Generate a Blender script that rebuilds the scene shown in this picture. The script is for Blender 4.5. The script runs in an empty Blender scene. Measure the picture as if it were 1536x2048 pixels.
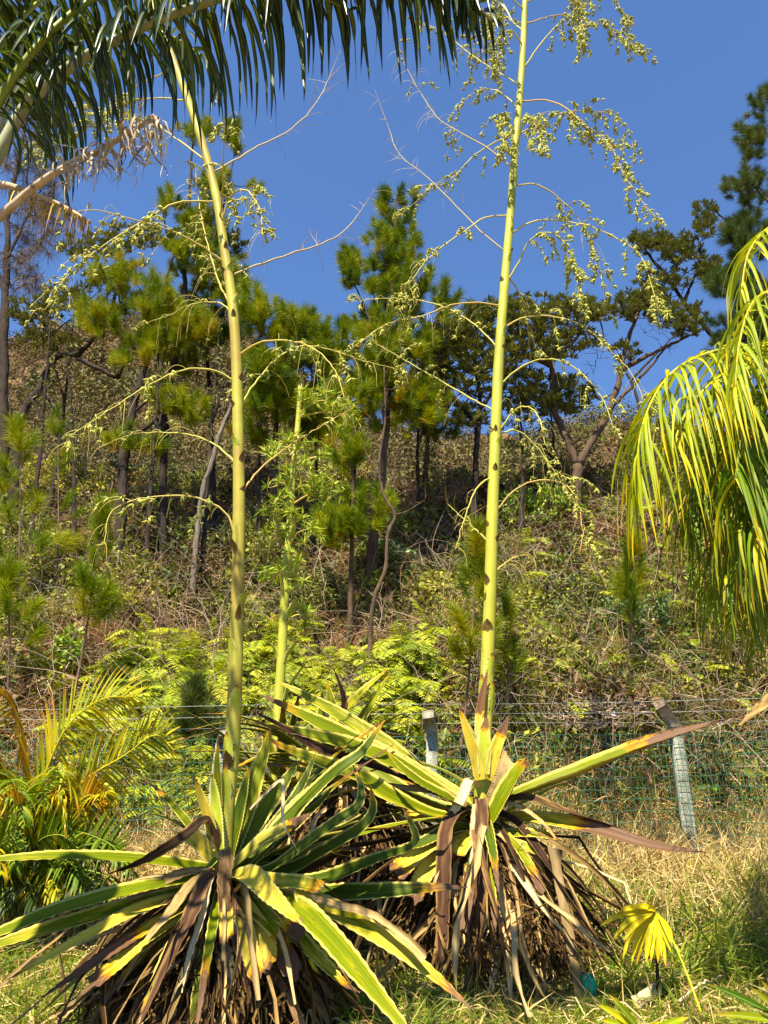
import bpy, math, random
import numpy as np
from mathutils import Vector

# ------------------------------------------------------------------ camera, light, exposure
R = math.radians
FPX, TILT = 1540.0, R(24.0)
CAMZ = 1.6
scene = bpy.context.scene
cam_d = bpy.data.cameras.new('camera')
cam_d.sensor_fit = 'VERTICAL'; cam_d.sensor_height = 36.0; cam_d.lens = 36.0 * FPX / 2048.0
cam_d.clip_start = 0.05; cam_d.clip_end = 600
cam = bpy.data.objects.new('camera', cam_d)
cam.location = (0, 0, CAMZ); cam.rotation_euler = (R(90) + TILT, 0, 0)
scene.collection.objects.link(cam); scene.camera = cam

SUN_EL, SUN_AZ = R(56.0), R(20.0)          # sun behind the camera, a little to its left
world = bpy.data.worlds.new('World'); scene.world = world; world.use_nodes = True
wn = world.node_tree.nodes; wn.clear()
sky = wn.new('ShaderNodeTexSky'); sky.sky_type = 'NISHITA'; sky.sun_disc = False
sky.sun_elevation = SUN_EL; sky.sun_rotation = R(180) + SUN_AZ
sky.altitude = 900; sky.air_density = 1.0; sky.dust_density = 0.0; sky.ozone_density = 10.0
bg = wn.new('ShaderNodeBackground'); bg.inputs[1].default_value = 0.084
wo = wn.new('ShaderNodeOutputWorld')
world.node_tree.links.new(sky.outputs[0], bg.inputs[0]); world.node_tree.links.new(bg.outputs[0], wo.inputs[0])
sd = bpy.data.lights.new('sun', 'SUN'); sd.energy = 5.0; sd.angle = R(0.5); sd.color = (1.0, 0.89, 0.66)
sun = bpy.data.objects.new('sun', sd); scene.collection.objects.link(sun)
sdir = Vector((-math.sin(SUN_AZ) * math.cos(SUN_EL), -math.cos(SUN_AZ) * math.cos(SUN_EL), math.sin(SUN_EL)))
sun.rotation_euler = sdir.to_track_quat('Z', 'Y').to_euler(); sun.location = (0, -5, 20)
scene.view_settings.view_transform = 'Standard'; scene.view_settings.look = 'None'
scene.view_settings.exposure = 1.63; scene.view_settings.gamma = 1.0
scene.view_settings.use_curve_mapping = False
scene.render.engine = 'CYCLES'
scene.cycles.max_bounces = 6; scene.cycles.diffuse_bounces = 2; scene.cycles.transmission_bounces = 4
scene.cycles.transparent_max_bounces = 6

# ------------------------------------------------------------------ maths helpers
rng = np.random.default_rng(11)
ct, st_ = math.cos(TILT), math.sin(TILT)
def at(px, py, Y):
    """world point at distance Y in front of the camera, seen at photo pixel (px, py)"""
    a = (px - 768) / FPX; b = (1024 - py) / FPX
    d = np.array([a, ct - b * st_, st_ + b * ct])
    return d * (Y / d[1]) + np.array([0, 0, CAMZ])
def atm(px, py, Y):
    px, py, Y = np.broadcast_arrays(np.asarray(px, float), np.asarray(py, float), np.asarray(Y, float))
    a = (px - 768) / FPX; b = (1024 - py) / FPX
    d = np.stack([a, ct - b * st_, st_ + b * ct], -1)
    return d * (Y / d[..., 1])[..., None] + np.array([0, 0, CAMZ])
def mpp(p):
    """metres per photo pixel at world point p"""
    return (p[1] * ct + (p[2] - CAMZ) * st_) / FPX
def nrm(v):
    return v / np.maximum(np.linalg.norm(v, axis=-1, keepdims=True), 1e-9)
def smooth(x, a, b):
    t = np.clip((x - a) / (b - a), 0, 1); return t * t * (3 - 2 * t)
YT = [-30, 0, 4.5, 5.6, 7.8, 8.3, 16.5, 22, 70, 120]
ZL = [-5, 0, .82, 1.0, 1.56, 1.75, 9.5, 11.6, 55, 25]
ZR = [-5, 0, .82, 1.0, 1.56, 1.75, 9.5, 11.0, 40.5, 20]
def ground_z(x, y):
    x = np.asarray(x, float); y = np.asarray(y, float)
    s = smooth(x, -22, 6)
    z = np.interp(y, YT, ZL) * (1 - s) + np.interp(y, YT, ZR) * s
    near = .02 * (np.sin(x * 3.1 + y * 1.7) + np.sin(x * 5.3 - y * 4.1 + 1) + np.sin(y * 7 + x * 2.2))
    bank = (.22 * np.sin(x * 1.1 + .6 * y) + .20 * np.sin(x * 2.3 - y * 1.4 + 2) + .13 * np.sin(x * 3.9 + y * 3.1) + .07 * np.sin(x * 7.7 - y * 5.1)) * smooth(y, 8.3, 10.5)
    far = (1.5 * np.sin(x * .16 + y * .07) + .9 * np.sin(x * .33 - y * .21 + 1) + .4 * np.sin(x * .9 + y * .5)) * smooth(y, 24, 45)
    return z + near + bank + far
def hit(px, py):
    """distance Y at which the view ray through a pixel meets the terrain"""
    Y = 3.0
    while Y < 100:
        p = at(px, py, Y)
        if p[2] <= ground_z(p[0], p[1]): return Y
        Y += .04
    return 60.0
def gpt(px, Y, dz=0.0):
    """ground point at distance Y on the column of pixel px"""
    z = CAMZ
    for _ in range(6):
        dep = Y * ct + (z - CAMZ) * st_
        x = (px - 768) / FPX * dep
        z = float(ground_z(x, Y))
    return np.array([x, Y, z + dz])
def spline(P, n):
    """Catmull-Rom through P resampled to n points by arc length"""
    P = np.asarray(P, float)
    if len(P) == 2: P = np.array([P[0], (P[0] + P[1]) / 2, P[1]])
    Q = np.vstack([2 * P[0] - P[1], P, 2 * P[-1] - P[-2]])
    out = []
    for i in range(1, len(Q) - 2):
        t = np.linspace(0, 1, 14, endpoint=False)[:, None]
        a, b, c, d = Q[i - 1], Q[i], Q[i + 1], Q[i + 2]
        out.append(.5 * ((2 * b) + (c - a) * t + (2 * a - 5 * b + 4 * c - d) * t ** 2 + (3 * b - a - 3 * c + d) * t ** 3))
    out.append(P[-1:]); out = np.vstack(out)
    s = np.concatenate([[0], np.cumsum(np.linalg.norm(np.diff(out, axis=0), axis=1))])
    u = np.linspace(0, s[-1], n)
    return np.stack([np.interp(u, s, out[:, j]) for j in range(3)], 1)

# ------------------------------------------------------------------ scene graph helpers
COL = scene.collection
WORLD = {}                                    # world origin of every object made here
def setp(o, label=None, cat=None, group=None, kind=None):
    if label: o['label'] = label
    if cat: o['category'] = cat
    if group: o['group'] = group
    if kind: o['kind'] = kind
    return o
def link(o, org, parent):
    COL.objects.link(o); WORLD[o.name] = Vector(org)
    if parent is not None:
        o.parent = parent; o.location = Vector(org) - WORLD[parent.name]
    else: o.location = org
    return o
def thing(name, label, cat, loc, group=None):
    o = bpy.data.objects.new(name, None); o.empty_display_size = .1
    link(o, [float(v) for v in loc], None)
    return setp(o, label, cat, group)
def make_mesh(name, V, Fs, mats, A=None, sm=True, midx=None):
    me = bpy.data.meshes.new(name)
    V = np.ascontiguousarray(V, dtype=np.float32)
    Fs = [f for f in Fs if len(f)]
    me.vertices.add(len(V)); me.vertices.foreach_set('co', V.ravel())
    loops = np.concatenate([f.ravel() for f in Fs]).astype(np.int32)
    tot = np.concatenate([np.full(len(f), f.shape[1]) for f in Fs])
    start = np.concatenate([[0], np.cumsum(tot)[:-1]]).astype(np.int32)
    me.loops.add(len(loops)); me.loops.foreach_set('vertex_index', loops)
    me.polygons.add(len(tot)); me.polygons.foreach_set('loop_start', start)
    if sm: me.polygons.foreach_set('use_smooth', np.ones(len(tot), dtype=bool))
    if midx is not None: me.polygons.foreach_set('material_index', np.asarray(midx, dtype=np.int32))
    if A is not None:
        at_ = me.attributes.new('c', 'FLOAT_COLOR', 'POINT')
        at_.data.foreach_set('color', np.ascontiguousarray(A, dtype=np.float32).ravel())
    for m in (mats if isinstance(mats, (list, tuple)) else [mats]): me.materials.append(m)
    me.update(calc_edges=True)
    return me
def add(name, geo, mat, parent=None, sm=True, org=None, kind=None, label=None):
    V, Fs, A = geo
    V = np.asarray(V, float)
    if org is None: org = WORLD[parent.name] if parent is not None else Vector((0, 0, 0))
    me = make_mesh(name, V - np.array(org), Fs, mat, A, sm)
    o = bpy.data.objects.new(name, me); link(o, org, parent)
    if kind: o['kind'] = kind
    if label: o['label'] = label
    return o
def merge(*gs):
    Vs, Q, T, As, off = [], [], [], [], 0
    for g in gs:
        if g is None: continue
        V, Fs, A = g
        V = np.asarray(V).reshape(-1, 3)
        Vs.append(V); As.append(A if A is not None else np.zeros((len(V), 4)))
        for f in Fs:
            if len(f): (Q if f.shape[1] == 4 else T).append(f + off)
        off += len(V)
    return np.vstack(Vs), [np.vstack(x) for x in (Q, T) if x], np.vstack(As)

# ------------------------------------------------------------------ vectorised shapes
def strips(C, S, W, fold=0.0, m=3, rnd=None, ext=None, N=None):
    """n ribbons: C centre lines (n,k,3), S side vectors, W half widths (n,k); m points across with a V/U fold"""
    n, k, _ = C.shape
    T = nrm(np.gradient(C, axis=1)); S = nrm(S - T * (S * T).sum(-1, keepdims=True))
    if N is None: N = np.cross(S, T)
    u = np.linspace(-1, 1, m)
    V = C[:, :, None, :] + S[:, :, None, :] * (W[:, :, None, None] * u[None, None, :, None]) \
        + N[:, :, None, :] * (W[:, :, None, None] * (np.abs(u) ** 1.4)[None, None, :, None] * fold)
    A = np.zeros((n, k, m, 4)); A[..., 0] = (u + 1) / 2; A[..., 1] = np.linspace(0, 1, k)[None, :, None]
    A[..., 2] = (rng.random(n) if rnd is None else rnd)[:, None, None]
    A[..., 3] = (rng.random(n) if ext is None else ext)[:, None, None]
    i = np.arange(k - 1)[:, None] * m + np.arange(m - 1)[None, :]
    q = np.stack([i, i + 1, i + m + 1, i + m], -1).reshape(-1, 4)
    Q = (q[None] + (np.arange(n) * k * m)[:, None, None]).reshape(-1, 4)
    return V.reshape(-1, 3), [Q], A.reshape(-1, 4)
def curve_lines(P, D, L, k, droop, wob=0.0):
    """centre lines starting at P along D, length L, pulled down by droop"""
    n = len(P); D = nrm(D); C = np.zeros((n, k, 3)); C[:, 0] = P; d = D.copy()
    dr = np.broadcast_to(np.asarray(droop, float), (n,))
    for i in range(1, k):
        d = d + np.array([0, 0, -1.0]) * (dr / (k - 1))[:, None]
        if wob: d = d + rng.normal(0, wob / math.sqrt(k), (n, 3))
        d = nrm(d); C[:, i] = C[:, i - 1] + d * (L / (k - 1))[:, None]
    return C
def side_of(C, ref=None):
    D = C[:, -1] - C[:, 0]
    up = np.array([0, 0, 1.0]) if ref is None else ref
    s = np.cross(C[:, 1] - C[:, 0], np.broadcast_to(up, (len(C), 3)))
    bad = np.linalg.norm(s, axis=1) < 1e-6; s[bad] = (1, 0, 0)
    return np.repeat(nrm(s)[:, None], C.shape[1], 1)
def blades(P, D, L, W, k=4, droop=.5, fold=0.0, m=2, rnd=None, wob=0.0, rand_side=True, shape='grass', ext=None):
    C = curve_lines(P, D, L, k, droop, wob)
    S = side_of(C)
    if rand_side:
        T = nrm(np.gradient(C, axis=1)); N = np.cross(S, T); a = rng.uniform(0, math.pi, len(P))[:, None, None]
        S = S * np.cos(a) + N * np.sin(a)
    t = np.linspace(0, 1, k)
    pr = {'grass': (1 - t) ** .6 * (.75 + .25 * np.minimum(t * 5, 1)), 'leaf': np.sin(np.pi * np.clip(t * .92 + .08, 0, 1)) ** .8,
          'strap': (1 - t ** 3) * .97 + .03, 'lance': np.minimum(t * 4 + .35, 1) * (1 - t) ** .55}[shape]
    return strips(C, S, W[:, None] * pr[None], fold, m, rnd, ext)
def leafquads(P, D, N, L, W, rnd=None, ext=None, cup=.15):
    """n diamond leaves of two triangles"""
    n = len(P); D = nrm(D); S = nrm(np.cross(D, N)); N = np.cross(S, D)
    L = np.broadcast_to(L, (n,)); W = np.broadcast_to(W, (n,))
    V = np.stack([P, P + D * (L * .5)[:, None] + S * W[:, None] - N * (W * cup)[:, None], P + D * L[:, None] - N * (L * .12)[:, None],
                  P + D * (L * .5)[:, None] - S * W[:, None] - N * (W * cup)[:, None]], 1)
    T = np.array([[0, 1, 2], [0, 2, 3]])
    F = (T[None] + (np.arange(n) * 4)[:, None, None]).reshape(-1, 3)
    A = np.zeros((n, 4, 4)); A[:, :, 0] = [.5, 0, .5, 1]; A[:, :, 1] = [0, .5, 1, .5]
    A[:, :, 2] = (rng.random(n) if rnd is None else rnd)[:, None]; A[:, :, 3] = (rng.random(n) if ext is None else ext)[:, None]
    return V.reshape(-1, 3), [F], A.reshape(-1, 4)
def tubes(C, Rr, sides=5, cap=True, rnd=None):
    C = np.asarray(C, float)
    if C.ndim == 2: C = C[None]
    n, k, _ = C.shape; Rr = np.broadcast_to(np.asarray(Rr, float), (n, k))
    T = nrm(np.gradient(C, axis=1)); d = nrm(C[:, -1] - C[:, 0])
    ref = np.where(np.abs(d[:, 2:3]) < .8, np.array([[0, 0, 1.0]]), np.array([[0, 1.0, 0.1]]))[:, None]
    S = nrm(np.cross(T, np.broadcast_to(ref, T.shape))); B = np.cross(T, S)
    a = np.arange(sides) * 2 * math.pi / sides
    V = C[:, :, None] + Rr[:, :, None, None] * (S[:, :, None] * np.cos(a)[:, None] + B[:, :, None] * np.sin(a)[:, None])
    i = np.arange(k - 1)[:, None] * sides; j = np.arange(sides)[None]; j2 = (j + 1) % sides
    q = np.stack([i + j, i + j2, i + sides + j2, i + sides + j], -1).reshape(-1, 4)
    Q = (q[None] + (np.arange(n) * k * sides)[:, None, None]).reshape(-1, 4)
    A = np.zeros((n, k, sides, 4)); A[..., 0] = np.arange(sides) / sides; A[..., 1] = np.linspace(0, 1, k)[None, :, None]
    A[..., 2] = (rng.random(n) if rnd is None else rnd)[:, None, None]; A[..., 3] = .5
    Fs = [Q]
    if cap and sides > 3:
        tip = np.array([[0, x, x + 1] for x in range(1, sides - 1)])
        F2 = np.vstack([tip[:, ::-1], tip + (k - 1) * sides])
        Fs.append((F2[None] + (np.arange(n) * k * sides)[:, None, None]).reshape(-1, 3))
    return V.reshape(-1, 3), Fs, A.reshape(-1, 4)
def items(name, geo, n, mat, parent, sel=None, label=None, sm=True, matf=None):
    """split a uniform geometry of n items into n objects (those in sel), and return the rest as one geometry"""
    V, Fs, A = geo; V = V.reshape(n, -1, 3); A = A.reshape(n, -1, 4); nv = V.shape[1]
    F1 = [f[:len(f) // n] for f in Fs]
    sel = range(n) if sel is None else sel
    for i in sel:
        o = V[i].mean(0) if matf == 'mid' else V[i][0]
        add(name, (V[i], F1, A[i]), mat, parent, sm, org=Vector(o), label=label)
    keep = np.setdiff1d(np.arange(n), np.array(list(sel), int))
    if not len(keep): return None
    F2 = [(f[None] + (np.arange(len(keep)) * nv)[:, None, None]).reshape(-1, f.shape[1]) for f in F1]
    return V[keep].reshape(-1, 3), F2, A[keep].reshape(-1, 4)
def rdir(n, up=0.0):
    v = rng.normal(0, 1, (n, 3)); v = nrm(v); v[:, 2] += up; return nrm(v)

# ------------------------------------------------------------------ materials
def newmat(name):
    m = bpy.data.materials.new(name); m.use_nodes = True; nt = m.node_tree; nt.nodes.clear()
    return m, nt
def nd(nt, typ, ins=None, **kw):
    n = nt.nodes.new(typ)
    for k_, v in kw.items(): setattr(n, k_, v)
    for k_, v in (ins or {}).items():
        if isinstance(v, bpy.types.NodeSocket): nt.links.new(v, n.inputs[k_])
        else: n.inputs[k_].default_value = v
    return n
def ramp(nt, fac, stops, interp='LINEAR'):
    r = nt.nodes.new('ShaderNodeValToRGB'); r.color_ramp.interpolation = interp
    e = r.color_ramp.elements
    while len(e) < len(stops): e.new(.5)
    for el, (p, c) in zip(e, stops): el.position = p; el.color = (c[0], c[1], c[2], 1)
    nt.links.new(fac, r.inputs[0]); return r.outputs[0]
def math_(nt, op, a, b=None, clamp=False):
    n = nt.nodes.new('ShaderNodeMath'); n.operation = op; n.use_clamp = clamp
    for i, v in enumerate([a, b]):
        if v is None: continue
        if isinstance(v, bpy.types.NodeSocket): nt.links.new(v, n.inputs[i])
        else: n.inputs[i].default_value = v
    return n.outputs[0]
def mix(nt, fac, a, b, bt='MIX'):
    n = nt.nodes.new('ShaderNodeMix'); n.data_type = 'RGBA'; n.blend_type = bt
    for i, v in ((0, fac), (6, a), (7, b)):
        if isinstance(v, bpy.types.NodeSocket): nt.links.new(v, n.inputs[i])
        elif i == 0: n.inputs[0].default_value = v
        else: n.inputs[i].default_value = (v[0], v[1], v[2], 1)
    return n.outputs[2]
def attr_c(nt):
    a = nd(nt, 'ShaderNodeAttribute', attribute_name='c', attribute_type='GEOMETRY')
    s = nd(nt, 'ShaderNodeSeparateColor', {0: a.outputs['Color']})
    return s.outputs[0], s.outputs[1], s.outputs[2], a.outputs['Alpha']
def surf(nt, col, rough=.5, trans=0.0, spec=.4, bump=None, tcol=None, coat=0):
    if isinstance(col, bpy.types.NodeSocket):
        col = nd(nt, 'ShaderNodeHueSaturation', {'Color': col, 'Saturation': 1.1, 'Value': .82}).outputs[0]
    p = nd(nt, 'ShaderNodeBsdfPrincipled', {'Base Color': col if isinstance(col, bpy.types.NodeSocket) else (*col, 1), 'Roughness': rough, 'Specular IOR Level': spec})
    if coat: p.inputs['Coat Weight'].default_value = coat
    if bump is not None: nt.links.new(bump, p.inputs['Normal'])
    out = nd(nt, 'ShaderNodeOutputMaterial')
    if trans > 0:
        t = nd(nt, 'ShaderNodeBsdfTranslucent')
        c = tcol if tcol is not None else col
        c2 = mix(nt, 1.0, c, (1.25, 1.15, .45), 'MULTIPLY')
        nt.links.new(c2, t.inputs[0])
        ms = nd(nt, 'ShaderNodeMixShader', {0: trans}); nt.links.new(p.outputs[0], ms.inputs[1]); nt.links.new(t.outputs[0], ms.inputs[2])
        nt.links.new(ms.outputs[0], out.inputs[0])
    else: nt.links.new(p.outputs[0], out.inputs[0])
def leafmat(name, stops, rough=.45, trans=.25, tip=None, tipat=.8, spec=.4, base=None):
    """foliage: colour by the per-leaf random value, optional differently coloured tips / bases"""
    m, nt = newmat(name); u, v, r, a = attr_c(nt)
    c = ramp(nt, r, stops)
    if tip is not None:
        f = nd(nt, 'ShaderNodeMapRange', {0: math_(nt, 'ADD', v, math_(nt, 'MULTIPLY', math_(nt, 'SUBTRACT', a, .5), .5)), 1: tipat - .1, 2: tipat + .15}).outputs[0]
        c = mix(nt, f, c, tip)
    if base is not None:
        f = nd(nt, 'ShaderNodeMapRange', {0: v, 1: 0.0, 2: .25, 3: 1.0, 4: 0.0}).outputs[0]
        c = mix(nt, f, c, base)
    e = math_(nt, 'ABSOLUTE', math_(nt, 'SUBTRACT', u, .5))
    c = mix(nt, math_(nt, 'LESS_THAN', e, .06), c, mix(nt, .35, c, (.5, .5, .3)))
    surf(nt, c, rough + .08, trans, spec * .5); return m
def barkmat(name, c1, c2, scale=20, rough=.9, bump=.6):
    if 'bark' in name: c1 = [x * .6 for x in c1]; c2 = [x * .6 for x in c2]
    m, nt = newmat(name)
    tc = nd(nt, 'ShaderNodeTexCoord').outputs['Object']
    mp = nd(nt, 'ShaderNodeMapping', {0: tc, 3: (1, 1, .28)}).outputs[0]
    n1 = nd(nt, 'ShaderNodeTexNoise', {'Vector': mp, 'Scale': scale, 'Detail': 6, 'Roughness': .65}).outputs[0]
    n2 = nd(nt, 'ShaderNodeTexVoronoi', {'Vector': mp, 'Scale': scale * .9}).outputs[0]
    n3 = nd(nt, 'ShaderNodeTexNoise', {'Vector': tc, 'Scale': 1.3, 'Detail': 3}).outputs[0]
    f = math_(nt, 'ADD', math_(nt, 'MULTIPLY', n1, .8), math_(nt, 'MULTIPLY', n3, .5))
    c = ramp(nt, f, [(.42, c1), (.78, c2)])
    c = mix(nt, math_(nt, 'MULTIPLY', math_(nt, 'LESS_THAN', n2, .12), .5), c, (.02, .015, .01))
    b = nd(nt, 'ShaderNodeBump', {'Strength': bump, 'Distance': .02, 'Height': math_(nt, 'ADD', n1, n2)}).outputs[0]
    surf(nt, c, rough, 0, .2, b); return m

M = {}
# variegated agave leaf: c = (across, along, yellowness, where the brown tip starts)
def agave_mat(name, green, green2, cream, yellow, brown):
    m, nt = newmat(name); u, v, yl, tip = attr_c(nt)
    oi = nd(nt, 'ShaderNodeObjectInfo').outputs['Random']
    def uvn(su, sv, sc, det=3, off=0.0):
        cx = nd(nt, 'ShaderNodeCombineXYZ', {0: math_(nt, 'MULTIPLY', u, su), 1: math_(nt, 'MULTIPLY', v, sv), 2: math_(nt, 'ADD', math_(nt, 'MULTIPLY', oi, 71.0), off)}).outputs[0]
        return nd(nt, 'ShaderNodeTexNoise', {'Vector': cx, 'Scale': sc, 'Detail': det, 'Roughness': .6}).outputs[0]
    fine = uvn(14, 1.0, 3.2); broad = uvn(2.2, 3.0, 1.6, 4, 9.0); blotch = uvn(3, 8, 2.0, 5, 21.0)
    c = mix(nt, fine, green, green2)
    c = mix(nt, math_(nt, 'MULTIPLY', nd(nt, 'ShaderNodeMapRange', {0: fine, 1: .55, 2: .68}).outputs[0], .55), c, yellow)
    e = math_(nt, 'MULTIPLY', math_(nt, 'ABSOLUTE', math_(nt, 'SUBTRACT', u, .5)), 2.0)
    e2 = math_(nt, 'ADD', e, math_(nt, 'MULTIPLY', math_(nt, 'SUBTRACT', broad, .5), .22))
    yf = math_(nt, 'ADD', yl, math_(nt, 'MULTIPLY', math_(nt, 'SUBTRACT', broad, .5), 1.1), True)
    c = mix(nt, nd(nt, 'ShaderNodeMapRange', {0: yf, 1: .42, 2: .75}).outputs[0], c, mix(nt, fine, yellow, cream))
    c = mix(nt, nd(nt, 'ShaderNodeMapRange', {0: e2, 1: .76, 2: .86}).outputs[0], c, cream)
    c = mix(nt, math_(nt, 'MULTIPLY', nd(nt, 'ShaderNodeMapRange', {0: e, 1: .965, 2: .99}).outputs[0], .6), c, (.20, .10, .03))
    tv = math_(nt, 'ADD', v, math_(nt, 'MULTIPLY', math_(nt, 'SUBTRACT', blotch, .5), .35))
    dv = math_(nt, 'SUBTRACT', tv, tip)
    c = mix(nt, nd(nt, 'ShaderNodeMapRange', {0: dv, 1: -.09, 2: 0.0}).outputs[0], c, (.52, .24, .02))
    c = mix(nt, nd(nt, 'ShaderNodeMapRange', {0: dv, 1: -.03, 2: .02}).outputs[0], c, mix(nt, fine, brown, (.20, .12, .07)))
    c = mix(nt, math_(nt, 'MULTIPLY', nd(nt, 'ShaderNodeMapRange', {0: blotch, 1: .66, 2: .72}).outputs[0], .7), c, (.16, .08, .03))
    b = nd(nt, 'ShaderNodeBump', {'Strength': .25, 'Distance': .004, 'Height': fine}).outputs[0]
    surf(nt, c, .5, .16, .16, b); return m
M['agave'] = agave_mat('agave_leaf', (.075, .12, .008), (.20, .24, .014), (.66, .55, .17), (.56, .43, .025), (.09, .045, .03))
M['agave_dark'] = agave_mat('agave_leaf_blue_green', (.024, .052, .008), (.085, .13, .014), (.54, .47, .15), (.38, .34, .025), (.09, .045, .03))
def deadmat(name, stops, trans=.12):
    m, nt = newmat(name); u, v, r, a = attr_c(nt)
    cx = nd(nt, 'ShaderNodeCombineXYZ', {0: math_(nt, 'MULTIPLY', u, 9.0), 1: math_(nt, 'MULTIPLY', v, 1.6), 2: math_(nt, 'MULTIPLY', r, 90.0)}).outputs[0]
    n1 = nd(nt, 'ShaderNodeTexNoise', {'Vector': cx, 'Scale': 2.6, 'Detail': 5, 'Roughness': .65}).outputs[0]
    cx2 = nd(nt, 'ShaderNodeCombineXYZ', {0: math_(nt, 'MULTIPLY', u, 2.0), 1: math_(nt, 'MULTIPLY', v, 5.0), 2: math_(nt, 'MULTIPLY', r, 50.0)}).outputs[0]
    n2 = nd(nt, 'ShaderNodeTexNoise', {'Vector': cx2, 'Scale': 1.5, 'Detail': 4}).outputs[0]
    f = math_(nt, 'ADD', math_(nt, 'ADD', math_(nt, 'MULTIPLY', n1, .55), math_(nt, 'MULTIPLY', n2, .5)), math_(nt, 'MULTIPLY', math_(nt, 'SUBTRACT', r, .5), .75))
    c = ramp(nt, f, stops)
    em = nd(nt, 'ShaderNodeMapRange', {0: math_(nt, 'ADD', math_(nt, 'ABSOLUTE', math_(nt, 'SUBTRACT', u, .5)), math_(nt, 'MULTIPLY', math_(nt, 'SUBTRACT', n2, .5), .35)), 1: .36, 2: .46, 3: 0.0, 4: .75}).outputs[0]
    c = mix(nt, em, c, (.30, .19, .08))
    b = nd(nt, 'ShaderNodeBump', {'Strength': .5, 'Distance': .006, 'Height': n1}).outputs[0]
    surf(nt, c, .75, trans, .12, b); return m
M['dead'] = deadmat('dead_leaf', [(.18, (.018, .010, .006)), (.42, (.085, .05, .024)), (.60, (.30, .20, .085)), (.84, (.64, .49, .25))])
M['dead_purple'] = deadmat('dead_purple_leaf', [(.2, (.025, .013, .009)), (.42, (.075, .038, .024)), (.57, (.17, .10, .05)), (.76, (.44, .32, .17))], .05)
M['dead_pale'] = deadmat('dead_pale_leaf', [(.2, (.14, .085, .035)), (.5, (.42, .31, .15)), (.8, (.68, .57, .34))])
def stalkmat():
    m, nt = newmat('flower_stalk'); u, v, r, a = attr_c(nt)
    tc = nd(nt, 'ShaderNodeTexCoord').outputs['Object']
    mp = nd(nt, 'ShaderNodeMapping', {0: tc, 3: (34, 34, 1.1)}).outputs[0]
    n1 = nd(nt, 'ShaderNodeTexNoise', {'Vector': mp, 'Scale': 1.0, 'Detail': 4}).outputs[0]
    n2 = nd(nt, 'ShaderNodeTexNoise', {'Vector': tc, 'Scale': 2.2, 'Detail': 5}).outputs[0]
    n3 = nd(nt, 'ShaderNodeTexNoise', {'Vector': tc, 'Scale': 26, 'Detail': 2}).outputs[0]
    c = mix(nt, n1, (.34, .36, .055), (.48, .46, .11))
    c = mix(nt, nd(nt, 'ShaderNodeMapRange', {0: n2, 1: .42, 2: .66, 3: 0.0, 4: .55}).outputs[0], c, (.22, .27, .04))
    c = mix(nt, math_(nt, 'MULTIPLY', r, nd(nt, 'ShaderNodeMapRange', {0: n2, 1: .40, 2: .60}).outputs[0]), c, (.30, .21, .06))
    c = mix(nt, math_(nt, 'MULTIPLY', math_(nt, 'GREATER_THAN', n3, .70), .45), c, (.26, .22, .08))
    b = nd(nt, 'ShaderNodeBump', {'Strength': .2, 'Distance': .004, 'Height': n1}).outputs[0]
    surf(nt, c, .55, 0, .22, b); return m
M['stalk'] = stalkmat()
M['branch'] = leafmat('flower_branch', [(0, (.42, .38, .09)), (.5, (.50, .47, .13)), (1, (.48, .33, .12))], .5, 0)
M['branch_bare'] = leafmat('bare_flower_branch', [(0, (.42, .36, .17)), (1, (.50, .38, .22))], .6, 0, (.16, .10, .08), .8)
M['bulbil'] = leafmat('bulbil', [(0, (.20, .25, .04)), (.5, (.40, .41, .09)), (1, (.58, .55, .18))], .45, .08, (.30, .20, .08), .93)
M['plantlet'] = leafmat('plantlet_leaf', [(0, (.10, .20, .02)), (.5, (.28, .38, .04)), (1, (.62, .60, .14))], .4, .25)
M['bract'] = deadmat('bract', [(.2, (.045, .03, .015)), (.5, (.20, .14, .05)), (.8, (.50, .42, .15))])
M['bract_green'] = agave_mat('green_bract', (.34, .42, .05), (.48, .52, .09), (.66, .62, .28), (.62, .56, .10), (.16, .08, .04))
M['palm_dark'] = leafmat('dark_palm_leaflet', [(0, (.010, .024, .006)), (.6, (.03, .06, .010)), (1, (.13, .18, .025))], .26, .25, spec=.6)
M['palm_lime'] = leafmat('lime_palm_leaflet', [(0, (.17, .25, .014)), (.5, (.33, .40, .022)), (1, (.54, .50, .035))], .42, .36, (.66, .50, .03), .80, .35)
M['palm_deep'] = leafmat('olive_palm_leaflet', [(0, (.05, .12, .012)), (.6, (.15, .24, .02)), (1, (.42, .38, .03))], .42, .32, (.4, .28, .04), .9, .35)
M['palm_rust'] = leafmat('rusty_palm_leaflet', [(0, (.20, .10, .02)), (.5, (.40, .26, .05)), (1, (.5, .42, .07))], .5, .25, (.25, .13, .05), .7)
M['palm_white'] = leafmat('bleached_palm_leaflet', [(0, (.26, .20, .15)), (.6, (.50, .43, .35)), (1, (.66, .58, .50))], .6, .1)
M['areca'] = leafmat('areca_leaflet', [(0, (.10, .17, .01)), (.4, (.38, .38, .02)), (.75, (.64, .50, .03)), (1, (.70, .36, .02))], .35, .28, (.60, .28, .02), .85, .5)
M['areca_orange'] = leafmat('orange_areca_leaflet', [(0, (.16, .14, .01)), (.5, (.50, .30, .02)), (1, (.50, .18, .015))], .4, .25, (.22, .08, .01), .75, .4)
M['rachis_g'] = leafmat('green_rachis', [(0, (.12, .18, .03)), (1, (.24, .28, .05))], .4, 0)
M['rachis_y'] = leafmat('yellow_rachis', [(0, (.50, .42, .04)), (1, (.60, .50, .06))], .4, 0)
M['petiole_grey'] = barkmat('palm_petiole', (.16, .20, .09), (.42, .42, .28), 14, .7, .3)
M['rachis_dead'] = barkmat('dead_rachis', (.26, .17, .10), (.55, .44, .32), 18, .7, .4)
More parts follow.
